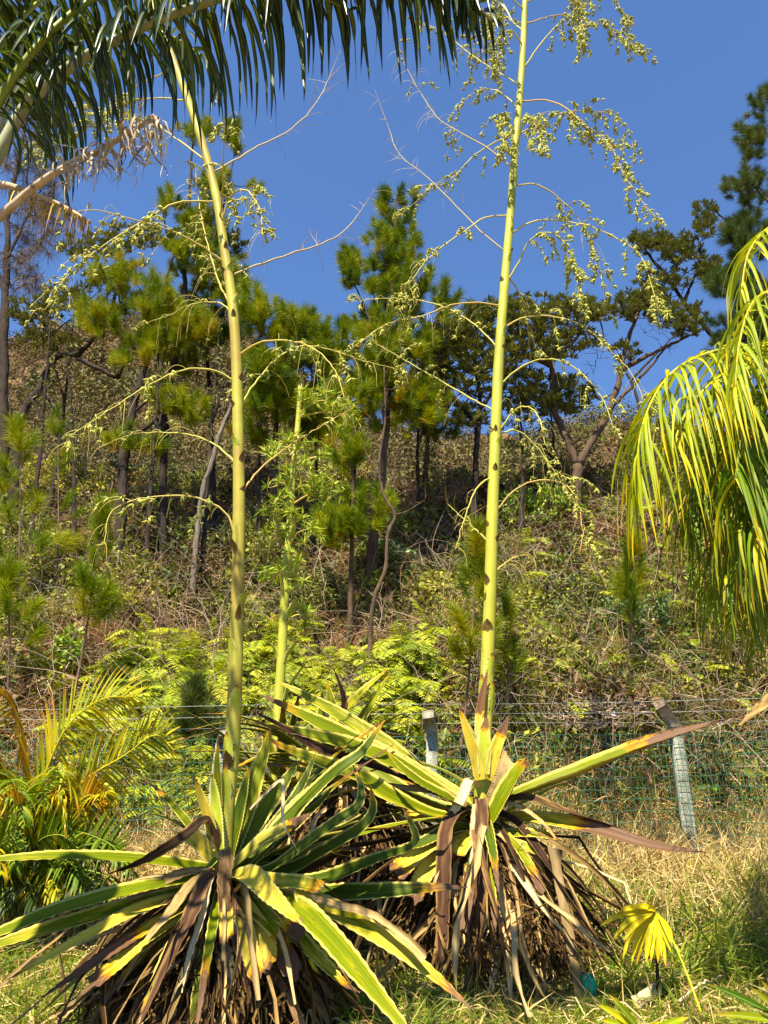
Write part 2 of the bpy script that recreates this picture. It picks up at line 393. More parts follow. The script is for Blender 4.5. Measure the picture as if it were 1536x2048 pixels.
M['fanpalm'] = leafmat('yellow_fan_leaf', [(0, (.56, .46, .02)), (1, (.72, .60, .05))], .4, .3, (.60, .36, .03), .95)
M['pine'] = leafmat('pine_needles', [(0, (.04, .08, .014)), (.4, (.13, .19, .02)), (.75, (.30, .34, .03)), (.93, (.38, .32, .04)), (1, (.42, .22, .05))], .4, .2, spec=.3)
M['pine_blue'] = leafmat('dark_pine_needles', [(0, (.03, .06, .022)), (.6, (.075, .11, .03)), (1, (.17, .17, .05))], .4, .2, spec=.3)
M['pine_young'] = leafmat('young_pine_needles', [(0, (.07, .12, .012)), (.6, (.20, .27, .02)), (1, (.38, .36, .03))], .4, .25, spec=.3)
M['broad'] = leafmat('leathery_leaf', [(0, (.05, .065, .014)), (.6, (.14, .16, .035)), (1, (.34, .32, .11))], .3, .1, spec=.5)
M['bark'] = barkmat('brown_bark', (.05, .032, .022), (.20, .135, .095), 22)
M['bark_burnt'] = barkmat('burnt_bark', (.012, .010, .009), (.085, .06, .05), 16)
M['bark_grey'] = barkmat('grey_bark', (.10, .08, .065), (.36, .30, .25), 20)
M['bark_pink'] = barkmat('sapling_bark', (.12, .07, .05), (.34, .22, .17), 26)
M['twig'] = leafmat('twig', [(0, (.07, .045, .03)), (1, (.22, .16, .12))], .8, 0)
M['twig_grey'] = leafmat('grey_twig', [(0, (.18, .12, .09)), (1, (.50, .38, .30))], .8, 0)
M['straw'] = leafmat('straw', [(0, (.26, .16, .07)), (.5, (.52, .38, .17)), (1, (.72, .60, .32))], .6, .15)
M['straw_brown'] = leafmat('brown_straw', [(0, (.05, .025, .014)), (.5, (.26, .14, .075)), (1, (.60, .42, .23))], .7, .1)
M['grass'] = leafmat('grass', [(0, (.05, .11, .012)), (.45, (.16, .24, .025)), (.75, (.36, .37, .06)), (1, (.60, .48, .19))], .4, .3)
M['fern'] = leafmat('fern', [(0, (.12, .19, .015)), (.5, (.35, .42, .04)), (1, (.60, .58, .09))], .5, .3)
M['under'] = leafmat('undergrowth', [(0, (.03, .018, .01)), (.22, (.18, .10, .05)), (.36, (.05, .04, .015)), (.54, (.05, .07, .014)), (.70, (.17, .20, .03)), (.86, (.36, .36, .06)), (1, (.50, .38, .12))], .5, .22)
def leaf_simple(key, a, b, rough=.4, tr=.2): M[key] = leafmat(key, [(0, a), (1, b)], rough, tr)
leaf_simple('glossy_shrub_leaf', (.03, .075, .025), (.12, .20, .07), .35, .12)
leaf_simple('bright_shrub_leaf', (.09, .19, .02), (.30, .38, .05))
leaf_simple('purplish_leaf', (.10, .055, .04), (.34, .22, .19), .4, .2)
leaf_simple('olive_shrub_leaf', (.06, .09, .02), (.22, .22, .05))
leaf_simple('yellowish_shrub_leaf', (.20, .24, .02), (.50, .46, .05))
leaf_simple('orange_petal', (.62, .28, .02), (.75, .50, .05))
leaf_simple('violet_petal', (.16, .12, .50), (.32, .25, .70))
leaf_simple('pale_petal', (.60, .45, .70), (.8, .7, .85))
def groundmat():
    m, nt = newmat('dry_ground')
    pos = nd(nt, 'ShaderNodeNewGeometry').outputs['Position']
    n1 = nd(nt, 'ShaderNodeTexNoise', {'Vector': pos, 'Scale': 1.1, 'Detail': 6, 'Roughness': .6}).outputs[0]
    n2 = nd(nt, 'ShaderNodeTexNoise', {'Vector': pos, 'Scale': 24, 'Detail': 5, 'Roughness': .7}).outputs[0]
    n3 = nd(nt, 'ShaderNodeTexNoise', {'Vector': pos, 'Scale': .35, 'Detail': 5, 'Roughness': .7}).outputs[0]
    sy = nd(nt, 'ShaderNodeSeparateXYZ', {0: pos}).outputs[1]
    near = ramp(nt, math_(nt, 'ADD', math_(nt, 'MULTIPLY', n1, .5), math_(nt, 'MULTIPLY', n2, .5)), [(.36, (.07, .05, .025)), (.5, (.24, .17, .08)), (.62, (.42, .32, .16))])
    soil = ramp(nt, math_(nt, 'ADD', math_(nt, 'MULTIPLY', n1, .5), math_(nt, 'MULTIPLY', n2, .5)), [(.36, (.035, .02, .012)), (.5, (.12, .065, .035)), (.64, (.28, .16, .09))])
    far = ramp(nt, math_(nt, 'ADD', math_(nt, 'MULTIPLY', n3, .6), math_(nt, 'MULTIPLY', n1, .4)), [(.40, (.03, .022, .012)), (.5, (.11, .07, .04)), (.62, (.21, .14, .08))])
    c = mix(nt, nd(nt, 'ShaderNodeMapRange', {0: sy, 1: 8.0, 2: 9.2}).outputs[0], near, soil)
    c = mix(nt, nd(nt, 'ShaderNodeMapRange', {0: sy, 1: 18.0, 2: 26.0}).outputs[0], c, far)
    b = nd(nt, 'ShaderNodeBump', {'Strength': .8, 'Distance': .05, 'Height': n2}).outputs[0]
    surf(nt, c, .95, 0, .1, b); return m
M['ground'] = groundmat()
def concretemat():
    m, nt = newmat('weathered_concrete')
    tc = nd(nt, 'ShaderNodeTexCoord').outputs['Object']
    n1 = nd(nt, 'ShaderNodeTexNoise', {'Vector': tc, 'Scale': 6, 'Detail': 6, 'Roughness': .7}).outputs[0]
    n2 = nd(nt, 'ShaderNodeTexNoise', {'Vector': tc, 'Scale': 90, 'Detail': 3}).outputs[0]
    z = nd(nt, 'ShaderNodeSeparateXYZ', {0: tc}).outputs[2]
    c = ramp(nt, math_(nt, 'ADD', math_(nt, 'MULTIPLY', n1, .5), math_(nt, 'MULTIPLY', n2, .5)), [(.40, (.09, .09, .07)), (.5, (.24, .25, .21)), (.62, (.42, .44, .38))])
    g = nd(nt, 'ShaderNodeMapRange', {0: math_(nt, 'ADD', z, math_(nt, 'MULTIPLY', n1, .5)), 1: 1.35, 2: 1.6}).outputs[0]
    c = mix(nt, g, c, ramp(nt, n1, [(.4, (.10, .075, .05)), (.62, (.40, .34, .27))]))
    b = nd(nt, 'ShaderNodeBump', {'Strength': .6, 'Distance': .01, 'Height': n2}).outputs[0]
    surf(nt, c, .9, 0, .2, b); return m
M['concrete'] = concretemat()
def plain(name, col, rough=.6, metal=0.0):
    m, nt = newmat(name)
    tc = nd(nt, 'ShaderNodeTexCoord').outputs['Object']
    n1 = nd(nt, 'ShaderNodeTexNoise', {'Vector': tc, 'Scale': 14, 'Detail': 4}).outputs[0]
    c = mix(nt, n1, [x * .7 for x in col], [min(1, x * 1.25) for x in col])
    surf(nt, c, rough, 0, .4); return m
M['wire'] = plain('green_coated_wire', (.05, .17, .11), .6)
M['wire_grey'] = plain('galvanised_wire', (.42, .44, .44), .45)
M['plastic'] = plain('green_plastic', (.02, .36, .20), .35)
M['board'] = barkmat('old_board', (.07, .045, .02), (.36, .26, .14), 9, .85, .5)
M['cutwood'] = barkmat('pale_cut_wood', (.40, .32, .18), (.72, .62, .42), 12, .8, .3)

# ------------------------------------------------------------------ terrain
def terrain():
    ys = np.concatenate([np.linspace(-25, 2, 14), np.arange(2.2, 10, .12), np.arange(10, 24, .22), np.arange(24, 72, .8), np.linspace(73, 120, 14)])
    xs = np.concatenate([-np.geomspace(160, 9, 34), np.arange(-8.8, 8.8, .16), np.geomspace(9, 160, 34)])
    X, Y = np.meshgrid(xs, ys); Z = ground_z(X, Y)
    n2, n1 = X.shape
    i = np.arange(n2 - 1)[:, None] * n1 + np.arange(n1 - 1)[None]
    Q = np.stack([i, i + 1, i + n1 + 1, i + n1], -1).reshape(-1, 4)
    V = np.stack([X, Y, Z], -1).reshape(-1, 3)
    o = add('ground', (V, [Q], None), M['ground'])
    setp(o, kind='structure')
terrain()

# ------------------------------------------------------------------ fence
YF = 7.8
def fence():
    base = gpt(860, YF)
    t = thing('wire_fence', 'green wire mesh fence on grey concrete posts across the foot of the bank', 'fence', base)
    def box_path(P, hw, hd):
        """square-section post swept along P in the plane of the path"""
        P = np.asarray(P); k = len(P); T = nrm(np.gradient(P, axis=0)); X = np.array([1.0, 0, 0]) 
        V = []
        for p, d in zip(P, T):
            s = nrm(X - d * d.dot(X)); b = np.cross(d, s)
            for a, c in ((-1, -1), (-.8, -1.0), (.8, -1.0), (1, -.8), (1, 1), (-1, 1)): V.append(p + s * a * hw + b * c * hd)
        V = np.array(V); m = 6
        Q = [[i * m + j, i * m + (j + 1) % m, (i + 1) * m + (j + 1) % m, (i + 1) * m + j] for i in range(k - 1) for j in range(m)]
        T3 = [[0, j, j + 1] for j in range(1, m - 1)] + [[(k - 1) * m, (k - 1) * m + j + 1, (k - 1) * m + j] for j in range(1, m - 1)]
        return V, [np.array(Q), np.array(T3)], None
    for px, el, top in ((1384, (1350, 1452), (1319, 1407)), (862, (864, 1468), (856, 1428)), (412, (446, 1482), (452, 1462)), (-120, (-60, 1490), (-40, 1465)), (1900, (1850, 1430), (1800, 1390))):
        b = gpt(px, YF); e = at(el[0], el[1], YF - .02)
        a = at(top[0], top[1], YF - .22)
        g = box_path([b - [0, 0, .3], b * .5 + e * .5, e - (e - b) * .03, e + (a - e) * .05, a], .056, .056)
        add('post', g, M['concrete'], t, sm=False, org=Vector(b))
    # welded mesh
    x0, x1 = -7.6, 7.6
    vx = np.arange(x0, x1, .0508); n = len(vx); k = 14
    top = np.interp(vx, [-4, 0, 4], [2.60, 2.64, 2.70]); s = np.linspace(0, 1, k)
    gz = ground_z(vx, np.full(n, YF)) - .05
    Z = gz[:, None] + (top - gz)[:, None] * s
    Xw = vx[:, None] + .006 * np.sin(Z * 9 + vx[:, None] * 2) + .012 * np.sin(vx[:, None] * 1.3 + Z * 3)
    Yw = YF - .075 + .02 * np.sin(vx[:, None] * 1.9 + Z * 2.5)
    C = np.stack([Xw, Yw, Z], -1)
    g1 = tubes(C, .0027, 3, False)
    rows = np.arange(0.0, 1.28, .1016); hx = np.arange(x0, x1, .0508 / 2)
    tz = np.interp(hx, [-4, 0, 4], [2.60, 2.64, 2.70])
    HC = np.stack([np.broadcast_to(hx, (len(rows), len(hx))), YF - .078 + .02 * np.sin(hx[None] * 1.9 + (tz[None] - rows[:, None]) * 2.5),
                   tz[None] - rows[:, None] + .005 * np.sin(hx * 14)[None] + .012 * np.sin(hx[None] * 1.7 + rows[:, None] * 5)], -1)
    g2 = tubes(HC, .003, 3, False)
    add('wire_mesh', merge(g1, g2), M['wire'], t, kind='stuff')
    for dz, dy in ((.11, -.10), (.20, -.16), (.29, -.21)):
        xx = np.linspace(x0, x1, 120)
        zz = np.interp(xx, [-4, 0, 4], [2.60, 2.64, 2.70]) + dz + .012 * np.sin(xx * 1.2 + dz * 9)
        P = np.stack([xx, np.full_like(xx, YF + dy), zz], 1)
        bx = np.arange(x0, x1, .11); bz = np.interp(bx, xx, zz)
        bp = np.stack([bx, np.full_like(bx, YF + dy), bz], 1)
        d = rdir(len(bx)); B = np.stack([bp - d * .014, bp, bp + d * .014], 1)
        add('barbed_wire', merge(tubes(P, .0017, 4, False), tubes(B, .0013, 3, False)), M['wire_grey'], t)
fence()

# ------------------------------------------------------------------ trees
def grow(skel, targets, r0=.011, r1=.005, lift=.15, k=5):
    """join each target to the nearest node grown so far; returns centre lines and radii of the twigs"""
    nodes = np.array(skel, float); T = np.array(targets, float)
    d = np.sqrt(((T[:, None] - nodes[None]) ** 2).sum(-1)).min(1)
    order = np.argsort(d); C, Rr, used = [], [], []
    for i in order:
        t = T[i]; v = t - nodes; dist = np.linalg.norm(v, axis=1) + np.maximum(0, -(v[:, 2])) * .9
        j = int(dist.argmin()); a = nodes[j]; L = np.linalg.norm(t - a)
        m1 = a + (t - a) * .35 + np.array([0, 0, -lift * L]) * .6 + rng.normal(0, .06 * L, 3)
        m2 = a + (t - a) * .72 + np.array([0, 0, -lift * L * .6]) + rng.normal(0, .05 * L, 3)
        c = spline([a, m1, m2, t], k); C.append(c)
        rr = r0 + .008 * min(L, 2.0); Rr.append(np.linspace(rr, r1, k))
        nodes = np.vstack([nodes, c[1:]])
    return np.array(C), np.array(Rr)
def blob_pts(blobs, n):
    """n points spread in ellipsoids given in photo pixels: (px, py, rx, ry, Y, ry_depth)"""
    w = np.array([b[2] * b[3] for b in blobs], float); w /= w.sum(); out = []
    for b, c in zip(blobs, rng.multinomial(n, w)):
        u = nrm(rng.normal(0, 1, (c, 3))) * (rng.random((c, 1)) ** .4)
        out.append(atm(b[0] + u[:, 0] * b[2], b[1] + u[:, 1] * b[3], b[4] + u[:, 2] * b[5]))
    return np.vstack(out)
def tufts(P, axis, nn=150, L=.2, W=.0035, ax=.22, spread=1.0, rb=None):
    nn = int(nn * 1.7); L = L * 1.22; W = W * .78
    """pine needle tufts: brushes of thin needles round a short shoot"""
    n = len(P); ax_ = np.broadcast_to(np.asarray(ax, float), (n,))
    s = rng.random((n, nn)); A = nrm(axis)
    base = P[:, None] + A[:, None] * ((s - .75) * ax_[:, None])[..., None]
    d = rng.normal(0, 1, (n, nn, 3)); d = nrm(d - A[:, None] * (d * A[:, None]).sum(-1, keepdims=True))
    ang = spread * rng.uniform(.35, 1.15, (n, nn, 1)) * (1.25 - s[..., None] * .6)
    D = A[:, None] * np.cos(ang) + d * np.sin(ang); D[..., 2] -= .12
    D = nrm(D); ln = L * rng.uniform(.7, 1.1, (n, nn, 1)) * rng.uniform(.6, 1.2, (n, 1, 1))
    S = nrm(np.cross(D, rng.normal(0, 1, (n, nn, 3)))) * W
    mid = base + D * ln * .55; tip = base + D * ln; tip[..., 2] -= .12 * ln[..., 0]
    V = np.stack([base - S, base + S, mid + S * .8, tip, mid - S * .8], 2)
    T = np.array([[0, 1, 2], [0, 2, 4], [4, 2, 3]])
    F = (T[None] + (np.arange(n * nn) * 5)[:, None, None]).reshape(-1, 3)
    Ac = np.zeros((n, nn, 5, 4)); Ac[..., 0] = .2; Ac[..., 1] = [0, 0, .5, 1, .5]
    r = (rng.random(n) if rb is None else rb)[:, None] * .75 + .25 * rng.random((n, nn)) + .25 * (s < .25) * rng.random((n, nn))
    Ac[..., 2] = np.clip(r, 0, 1)[..., None]; Ac[..., 3] = .5
    return V.reshape(-1, 3), [F], Ac.reshape(-1, 4)
def rosettes(P, axis, nl=10, L=.12, W=.022, rb=None):
    nl = int(nl * 1.5); L = L * .9; W = W * .8
    n = len(P); A = nrm(axis)
    d = rng.normal(0, 1, (n, nl, 3)); d = nrm(d - A[:, None] * (d * A[:, None]).sum(-1, keepdims=True))
    a = rng.uniform(.35, 1.25, (n, nl, 1)); D = A[:, None] * np.cos(a) + d * np.sin(a)
    base = P[:, None] - A[:, None] * rng.uniform(0, .07, (n, nl, 1))
    N = A[:, None] * np.sin(a) - d * np.cos(a)
    r = (rng.random(n) if rb is None else rb)[:, None] * .6 + .4 * rng.random((n, nl))
    Ls = L * rng.uniform(.7, 1.2, n * nl)
    return leafquads(base.reshape(-1, 3), D.reshape(-1, 3), N.reshape(-1, 3), Ls, Ls / L * W, r.ravel(), cup=.3)
def trunk_geo(paths, base_jit=.02):
    """paths: list of (points 3D, r0, r1)"""
    gs, nodes = [], []
    for P, r0, r1 in paths:
        n = max(8, len(P) * 6); c = spline(P, n)
        c[1:-1] += rng.normal(0, r0 * .12, (n - 2, 3))
        rr = np.linspace(r0, r1, n) * (1 + .08 * rng.normal(0, 1, n)); rr[0] *= 1.15
        gs.append(tubes(c, rr[None], 9)); nodes.append(c)
    return merge(*gs), np.vstack(nodes)
def pts(L, Y0, Y1=None):
    Y1 = Y0 if Y1 is None else Y1; n = len(L)
    return [at(p[0], p[1], Y0 + (Y1 - Y0) * i / (n - 1)) for i, p in enumerate(L)]
def limbs(t, plist, m):
    gs, ns = [], []
    for i, p in enumerate(plist):
        g, nd_ = trunk_geo([p]); add('trunk' if i == 0 else 'limb', g, m, t, org=Vector(p[0][0])); ns.append(nd_)
    return np.vstack(ns)
def tree(name, label, cat, px_base, Y, paths, blobs, n, kind, mat, bark='bark', group=None, L=.2, nn=150, W=.0035, up=.9, ax=.22, twigmat=None, skirt=None, bare=0, r0=.011, dens=2.9):
    base = gpt(px_base, Y); t = thing(name, label, cat, base, group)
    plist = []
    for i, (pp, ra, rb_) in enumerate(paths):
        P = [at(p[0], p[1], p[2] if len(p) > 2 else Y) for p in pp]
        if i == 0: P = [base - [0, 0, .15]] + P
        plist.append((P, ra, rb_))
    nodes = limbs(t, plist, M[bark])
    n = int(n * (dens if kind == 'pine' else 1.7)); T = blob_pts(blobs, n)
    C, Rr = grow(nodes, T, r0)
    tw = tubes(C, Rr, 4, False)
    if bare:
        Tb = blob_pts(blobs, bare); C2, R2 = grow(np.vstack([nodes, C.reshape(-1, 3)]), Tb, .006, .002)
        tw = merge(tw, tubes(C2, R2, 3, False))
    add('twigs', tw, M[twigmat or bark], t, kind='stuff')
    axis = nrm(C[:, -1] - C[:, -2]) ; tips = C[:, -1]
    cen = tips.mean(0); out = nrm(tips - cen) * [.5, .5, .2]
    axis = nrm(axis * .6 + out * .5 + np.array([0, 0, up]) + rng.normal(0, .22, axis.shape))
    rb = np.clip(rng.normal(.45, .22, n), 0, 1)
    if skirt is not None: rb = np.clip(rb + skirt(tips), 0, 1)
    if kind != 'pine': axis = nrm(axis + np.array([0, 0, .7]))
    if kind == 'pine': add('crown', tufts(tips, axis, nn, L, W, ax, rb=rb), M[mat], t, sm=False)
    else: add('crown', rosettes(tips, axis, nn, L, W, rb), M[mat], t, sm=False)
    return t
# pine in the middle of the picture
tree('pine_tree', 'tall yellow-green pine behind the fence, standing against the sky between the two tall flower stalks', 'pine tree', 735, 12.0,
     [([(745, 1100), (768, 900), (780, 700), (788, 520), (792, 400)], .10, .025), ([(775, 760), (740, 640), (705, 560)], .03, .012), ([(780, 800), (840, 730), (880, 620)], .03, .012), ([(772, 860), (700, 800), (650, 700)], .03, .012)],
     [(795, 400, 45, 35, 12, .4), (790, 470, 62, 55, 12, .8), (790, 560, 75, 60, 12, .9), (700, 530, 24, 45, 12, .5), (890, 600, 30, 40, 12, .5), (770, 680, 105, 80, 12, 1.2),
      (660, 690, 40, 60, 12, .5), (740, 790, 110, 70, 12, 1.0), (850, 800, 50, 50, 12, .8)], 190, 'pine', 'pine', nn=170, L=.19,
     skirt=lambda T: (10.5 - T[:, 2]) * .06)
tree('pine_tree', 'pine with drooping lower tufts low on the bank left of the grey dead tree', 'pine tree', 700, 11.2,
     [([(703, 1100), (706, 980), (700, 880)], .05, .02)],
     [(690, 1040, 85, 25, 11.2, .5), (660, 1060, 40, 25, 11, .3), (740, 1000, 60, 40, 11.3, .5), (690, 900, 50, 40, 11.2, .4)], 34, 'pine', 'pine', nn=150, L=.17)
# the stand of pines on the left
GP = 'pines in the stand on the left'
tree('pine_tree', 'burnt-trunked pine whose crown rises behind the upper part of the left flower stalk', 'pine tree', 330, 13.0,
     [([(328, 900), (333, 800), (365, 650), (372, 500), (380, 380), (385, 270)], .09, .02), ([(368, 620), (410, 530), (450, 400), (470, 300)], .03, .01), ([(370, 560), (330, 450), (345, 390)], .03, .01)],
     [(395, 260, 40, 30, 13, .4), (465, 270, 26, 35, 13, .4), (512, 368, 16, 14, 13, .2), (345, 400, 34, 30, 13, .5), (430, 370, 40, 40, 13, .5), (405, 440, 50, 40, 13, .6), (380, 500, 60, 50, 13, .8), (445, 560, 50, 50, 13, .8)],
     80, 'pine', 'pine', 'bark_burnt', GP, nn=160, L=.2)
tree('pine_tree', 'leaning thin pine with pale trunk directly left of the left flower stalk', 'pine tree', 385, 12.2,
     [([(400, 1010), (425, 920), (450, 840), (500, 720), (530, 640)], .06, .02), ([(480, 770), (560, 720), (600, 670)], .025, .01)],
     [(500, 610, 55, 55, 12.2, .7), (560, 650, 50, 45, 12.2, .6), (612, 660, 28, 50, 12.2, .4), (545, 730, 60, 45, 12.2, .6), (520, 800, 30, 35, 12.2, .4), (580, 800, 50, 35, 12.2, .4)],
     70, 'pine', 'pine', 'bark_grey', GP, nn=165, L=.2)
tree('pine_tree', 'dense yellow-green pine filling the gap between the left stalk and the short cut stalk', 'pine tree', 560, 13.0,
     [([(548, 980), (552, 860), (560, 740), (580, 640)], .08, .02)],
     [(590, 660, 45, 50, 13, .5), (540, 760, 60, 50, 13, .6), (640, 720, 45, 60, 13, .5), (600, 820, 60, 40, 13, .5), (640, 860, 50, 40, 13, .5), (500, 850, 40, 40, 13, .5)],
     50, 'pine', 'pine', 'bark', GP, nn=165, L=.2)
tree('pine_tree', 'pine with a crown of rounded tufts left of the left stalk at ridge height', 'pine tree', 430, 14.0,
     [([(425, 950), (420, 800), (410, 650), (405, 540)], .08, .02)],
     [(410, 580, 60, 50, 14, .6), (360, 620, 50, 40, 14, .6), (430, 660, 50, 50, 14, .6), (440, 500, 50, 40, 14, .5), (370, 720, 60, 40, 14, .5)],
     42, 'pine', 'pine', 'bark_burnt', GP, nn=165, L=.2)
tree('pine_tree', 'low wide pine filling the gap between middle pine and leathery trees', 'pine tree', 850, 15.0,
     [([(850, 960), (855, 850), (850, 760), (848, 700)], .08, .02)],
     [(850, 760, 60, 60, 15, .6), (820, 830, 60, 50, 15, .6), (890, 840, 50, 40, 15, .6)],
     34, 'pine', 'pine', 'bark', None, nn=165, L=.2)
tree('pine_tree', 'crooked pine with several dark stems and brownish tufts over the dry hillside', 'pine tree', 190, 12.6,
     [([(235, 1100), (245, 950), (262, 830), (300, 700), (320, 600), (350, 500)], .12, .02), ([(262, 830), (310, 780), (330, 700)], .03, .01), ([(290, 740), (250, 640), (230, 560)], .03, .01), ([(255, 880), (330, 830), (400, 770)], .04, .012)],
     [(230, 540, 60, 40, 12.6, .6), (300, 590, 60, 50, 12.6, .7), (200, 630, 50, 40, 12.6, .6), (390, 650, 50, 45, 12.6, .6), (270, 700, 50, 40, 12.6, .6), (330, 790, 45, 35, 12.6, .5), (385, 810, 40, 35, 12.6, .5), (340, 650, 60, 50, 12.6, .6), (240, 880, 40, 30, 12.4, .4), (300, 900, 30, 30, 12.4, .4)],
     100, 'pine', 'pine', 'bark_burnt', GP, nn=150, L=.2, skirt=lambda T: np.full(len(T), .14))
tree('pine_tree', 'dark bluish pine at the right edge beyond the lime palm', 'pine tree', 1560, 13.5,
     [([(1560, 900), (1560, 600), (1550, 300), (1545, 180)], .13, .03), ([(1555, 600), (1500, 520), (1470, 440)], .04, .012), ([(1552, 420), (1500, 360), (1480, 320)], .035, .012)],
     [(1540, 190, 45, 40, 13.5, .5), (1510, 270, 40, 50, 13.5, .6), (1495, 370, 50, 45, 13.5, .7), (1500, 470, 60, 55, 13.5, .8), (1460, 560, 50, 40, 13.5, .6), (1520, 640, 60, 90, 13.5, .8), (1450, 680, 40, 50, 13.5, .6)],
     130, 'pine', 'pine_blue', nn=170, L=.21)
# broadleaf trees with leathery rosettes
tree('broadleaf_tree', 'spreading leathery-leaved tree with a rough forked trunk, left of the lime palm', 'tree', 1150, 14.3,
     [([(1155, 930)], .12, .105), ([(1155, 930), (1135, 880), (1108, 820), (1104, 760), (1100, 700), (1060, 650)], .085, .035), ([(1157, 930), (1185, 880), (1215, 830), (1235, 770), (1255, 680), (1280, 620)], .09, .035),
      ([(1104, 720), (1150, 680), (1190, 620)], .05, .02), ([(1100, 730), (1020, 700), (930, 660)], .06, .02), ([(1240, 740), (1320, 700), (1400, 660)], .06, .02), ([(1222, 815), (1290, 745), (1335, 690)], .05, .02)],
     [(1080, 620, 150, 32, 14.3, 1.4), (980, 660, 120, 40, 14.3, 1.4), (1100, 680, 110, 45, 14.3, 1.4), (900, 670, 60, 40, 14.3, 1.0), (1290, 610, 80, 35, 14.3, 1.0), (1370, 640, 50, 40, 14.3, .8), (1130, 790, 70, 45, 14.8, 1.0), (1050, 790, 60, 60, 14.8, 1.0), (1250, 700, 30, 20, 14.3, .4), (860, 720, 50, 40, 14.3, .8), (1000, 620, 90, 26, 14.3, 1.0), (1180, 620, 60, 30, 14.3, .8)],
     680, 'broad', 'broad', 'bark', None, L=.17, nn=13, W=.027, twigmat='bark_burnt', bare=90, r0=.014)
tree('broadleaf_tree', 'dark leathery-leaved tree whose thin stem stands just left of the right flower stalk', 'tree', 948, 13.6,
     [([(950, 960), (955, 860), (960, 780), (930, 700)], .09, .03), ([(955, 850), (900, 780), (870, 700)], .05, .02), ([(958, 820), (1010, 750), (1040, 690)], .05, .02)],
     [(900, 690, 65, 60, 13.6, 1.0), (960, 740, 60, 60, 13.6, 1.0), (880, 780, 50, 50, 13.6, .9), (1020, 720, 50, 50, 13.6, .9), (940, 830, 60, 30, 13.6, .8)],
     260, 'broad', 'broad', 'bark_burnt', None, L=.16, nn=12, W=.026, bare=40)
tree('broadleaf_tree', 'sparse crooked tree reaching into the sky at the right, in front of the dark pine', 'tree', 1500, 15.0,
     [([(1490, 850), (1470, 740), (1450, 700), (1380, 620), (1340, 560), (1290, 500)], .12, .03), ([(1450, 700), (1500, 600), (1480, 480), (1430, 420)], .06, .02), ([(1370, 600), (1400, 520), (1395, 470)], .04, .015)],
     [(1300, 480, 45, 30, 15, .5), (1360, 500, 50, 35, 15, .6), (1410, 440, 30, 45, 15, .5), (1420, 540, 45, 30, 15, .5), (1330, 560, 60, 25, 15, .6), (1300, 600, 50, 20, 15, .5)],
     230, 'broad', 'broad', 'bark_burnt', None, L=.17, nn=12, W=.026, bare=60)
tree('broadleaf_tree', 'leathery-leaved tree arching over the dry hillside at the far left', 'tree', 20, 14.0,
     [([(40, 850), (75, 780), (120, 710), (180, 730), (230, 755)], .12, .04), ([(120, 710), (90, 650), (60, 620)], .05, .02), ([(150, 715), (200, 660), (240, 560), (230, 500)], .06, .02), ([(235, 755), (250, 700), (225, 640)], .05, .02)],
     [(60, 620, 50, 40, 14, .7), (130, 600, 70, 40, 14, .8), (100, 680, 70, 25, 14, .7), (190, 490, 80, 30, 14, .9), (280, 470, 90, 30, 14.2, .9), (440, 480, 60, 30, 14.2, .7), (220, 560, 60, 30, 14, .8)],
     300, 'broad', 'broad', 'bark_burnt', None, L=.15, nn=11, W=.024, bare=60)
# wispy bare tree far left
def wispy():
    t = thing('wispy_tree', 'tall dark bare-looking tree with hair-fine grey twigs at the left edge', 'tree', gpt(5, 15.0))
    paths = [([gpt(5, 15) - [0, 0, .2]] + pts([(8, 720), (12, 560), (16, 430), (40, 300), (60, 200)], 15), .14, .03), (pts([(14, 520), (60, 420), (110, 330)], 15), .04, .012), (pts([(12, 600), (-30, 450), (-60, 300)], 15), .05, .02), (pts([(25, 360), (90, 260), (130, 210)], 15), .03, .01)]
    nodes = limbs(t, paths, M['bark_burnt'])
    T = blob_pts([(50, 330, 90, 90, 15, .9), (100, 440, 80, 70, 15, .8), (40, 520, 70, 80, 15, .8), (90, 230, 80, 60, 15, .8)], 190)
    C, Rr = grow(nodes, T, .010, .004, .05)
    add('twigs', tubes(C, Rr, 3, False), M['bark_burnt'], t, kind='stuff')
    n = 11000; i = rng.integers(0, len(T), n); P = C[i, rng.integers(2, 5, n)]
    g = blades(P, rdir(n, -.3), rng.uniform(.18, .5, n), np.full(n, .0032), 4, .9, wob=.5, shape='strap')
    add('crown', g, M['twig'], t, sm=False)
wispy()
# bare grey tree in the centre
def bare_tree(label, px, Y, paths, tips, n=60, bark='bark_grey', L=.5):
    b = gpt(px, Y); t = thing('dead_tree', label, 'dead tree', b)
    nodes = limbs(t, [([b - [0, 0, .1]] + pts(p, Y), a, c) if i == 0 else (pts(p, Y), a, c) for i, (p, a, c) in enumerate(paths)], M[bark])
    C, Rr = grow(nodes, blob_pts(tips, n), .006, .002, .02, 6)
    add('twigs', tubes(C, Rr, 4, False), M[bark], t, kind='stuff')
bare_tree('slender grey dead tree with a bent stem standing in front of the middle pine', 735, 10.2,
          [([(745, 1220), (770, 1140), (776, 1070), (790, 1030), (768, 990), (758, 930), (770, 840), (768, 735)], .035, .012), ([(790, 1030), (815, 1022), (850, 1000)], .015, .005), ([(765, 960), (730, 900), (735, 860)], .015, .005)],
          [(770, 800, 60, 70, 10.2, .3), (740, 930, 50, 40, 10.2, .3), (820, 970, 50, 50, 10.2, .3)], 45, 'bark')
bare_tree('bare twiggy dead branches sticking up right of the forked tree', 1290, 13.8,
          [([(1285, 900), (1275, 800), (1250, 740), (1215, 690), (1200, 640)], .05, .015), ([(1262, 760), (1330, 690), (1380, 640)], .03, .008)],
          [(1200, 700, 60, 60, 13.8, .4), (1320, 660, 70, 60, 13.8, .4)], 60, 'bark_burnt')
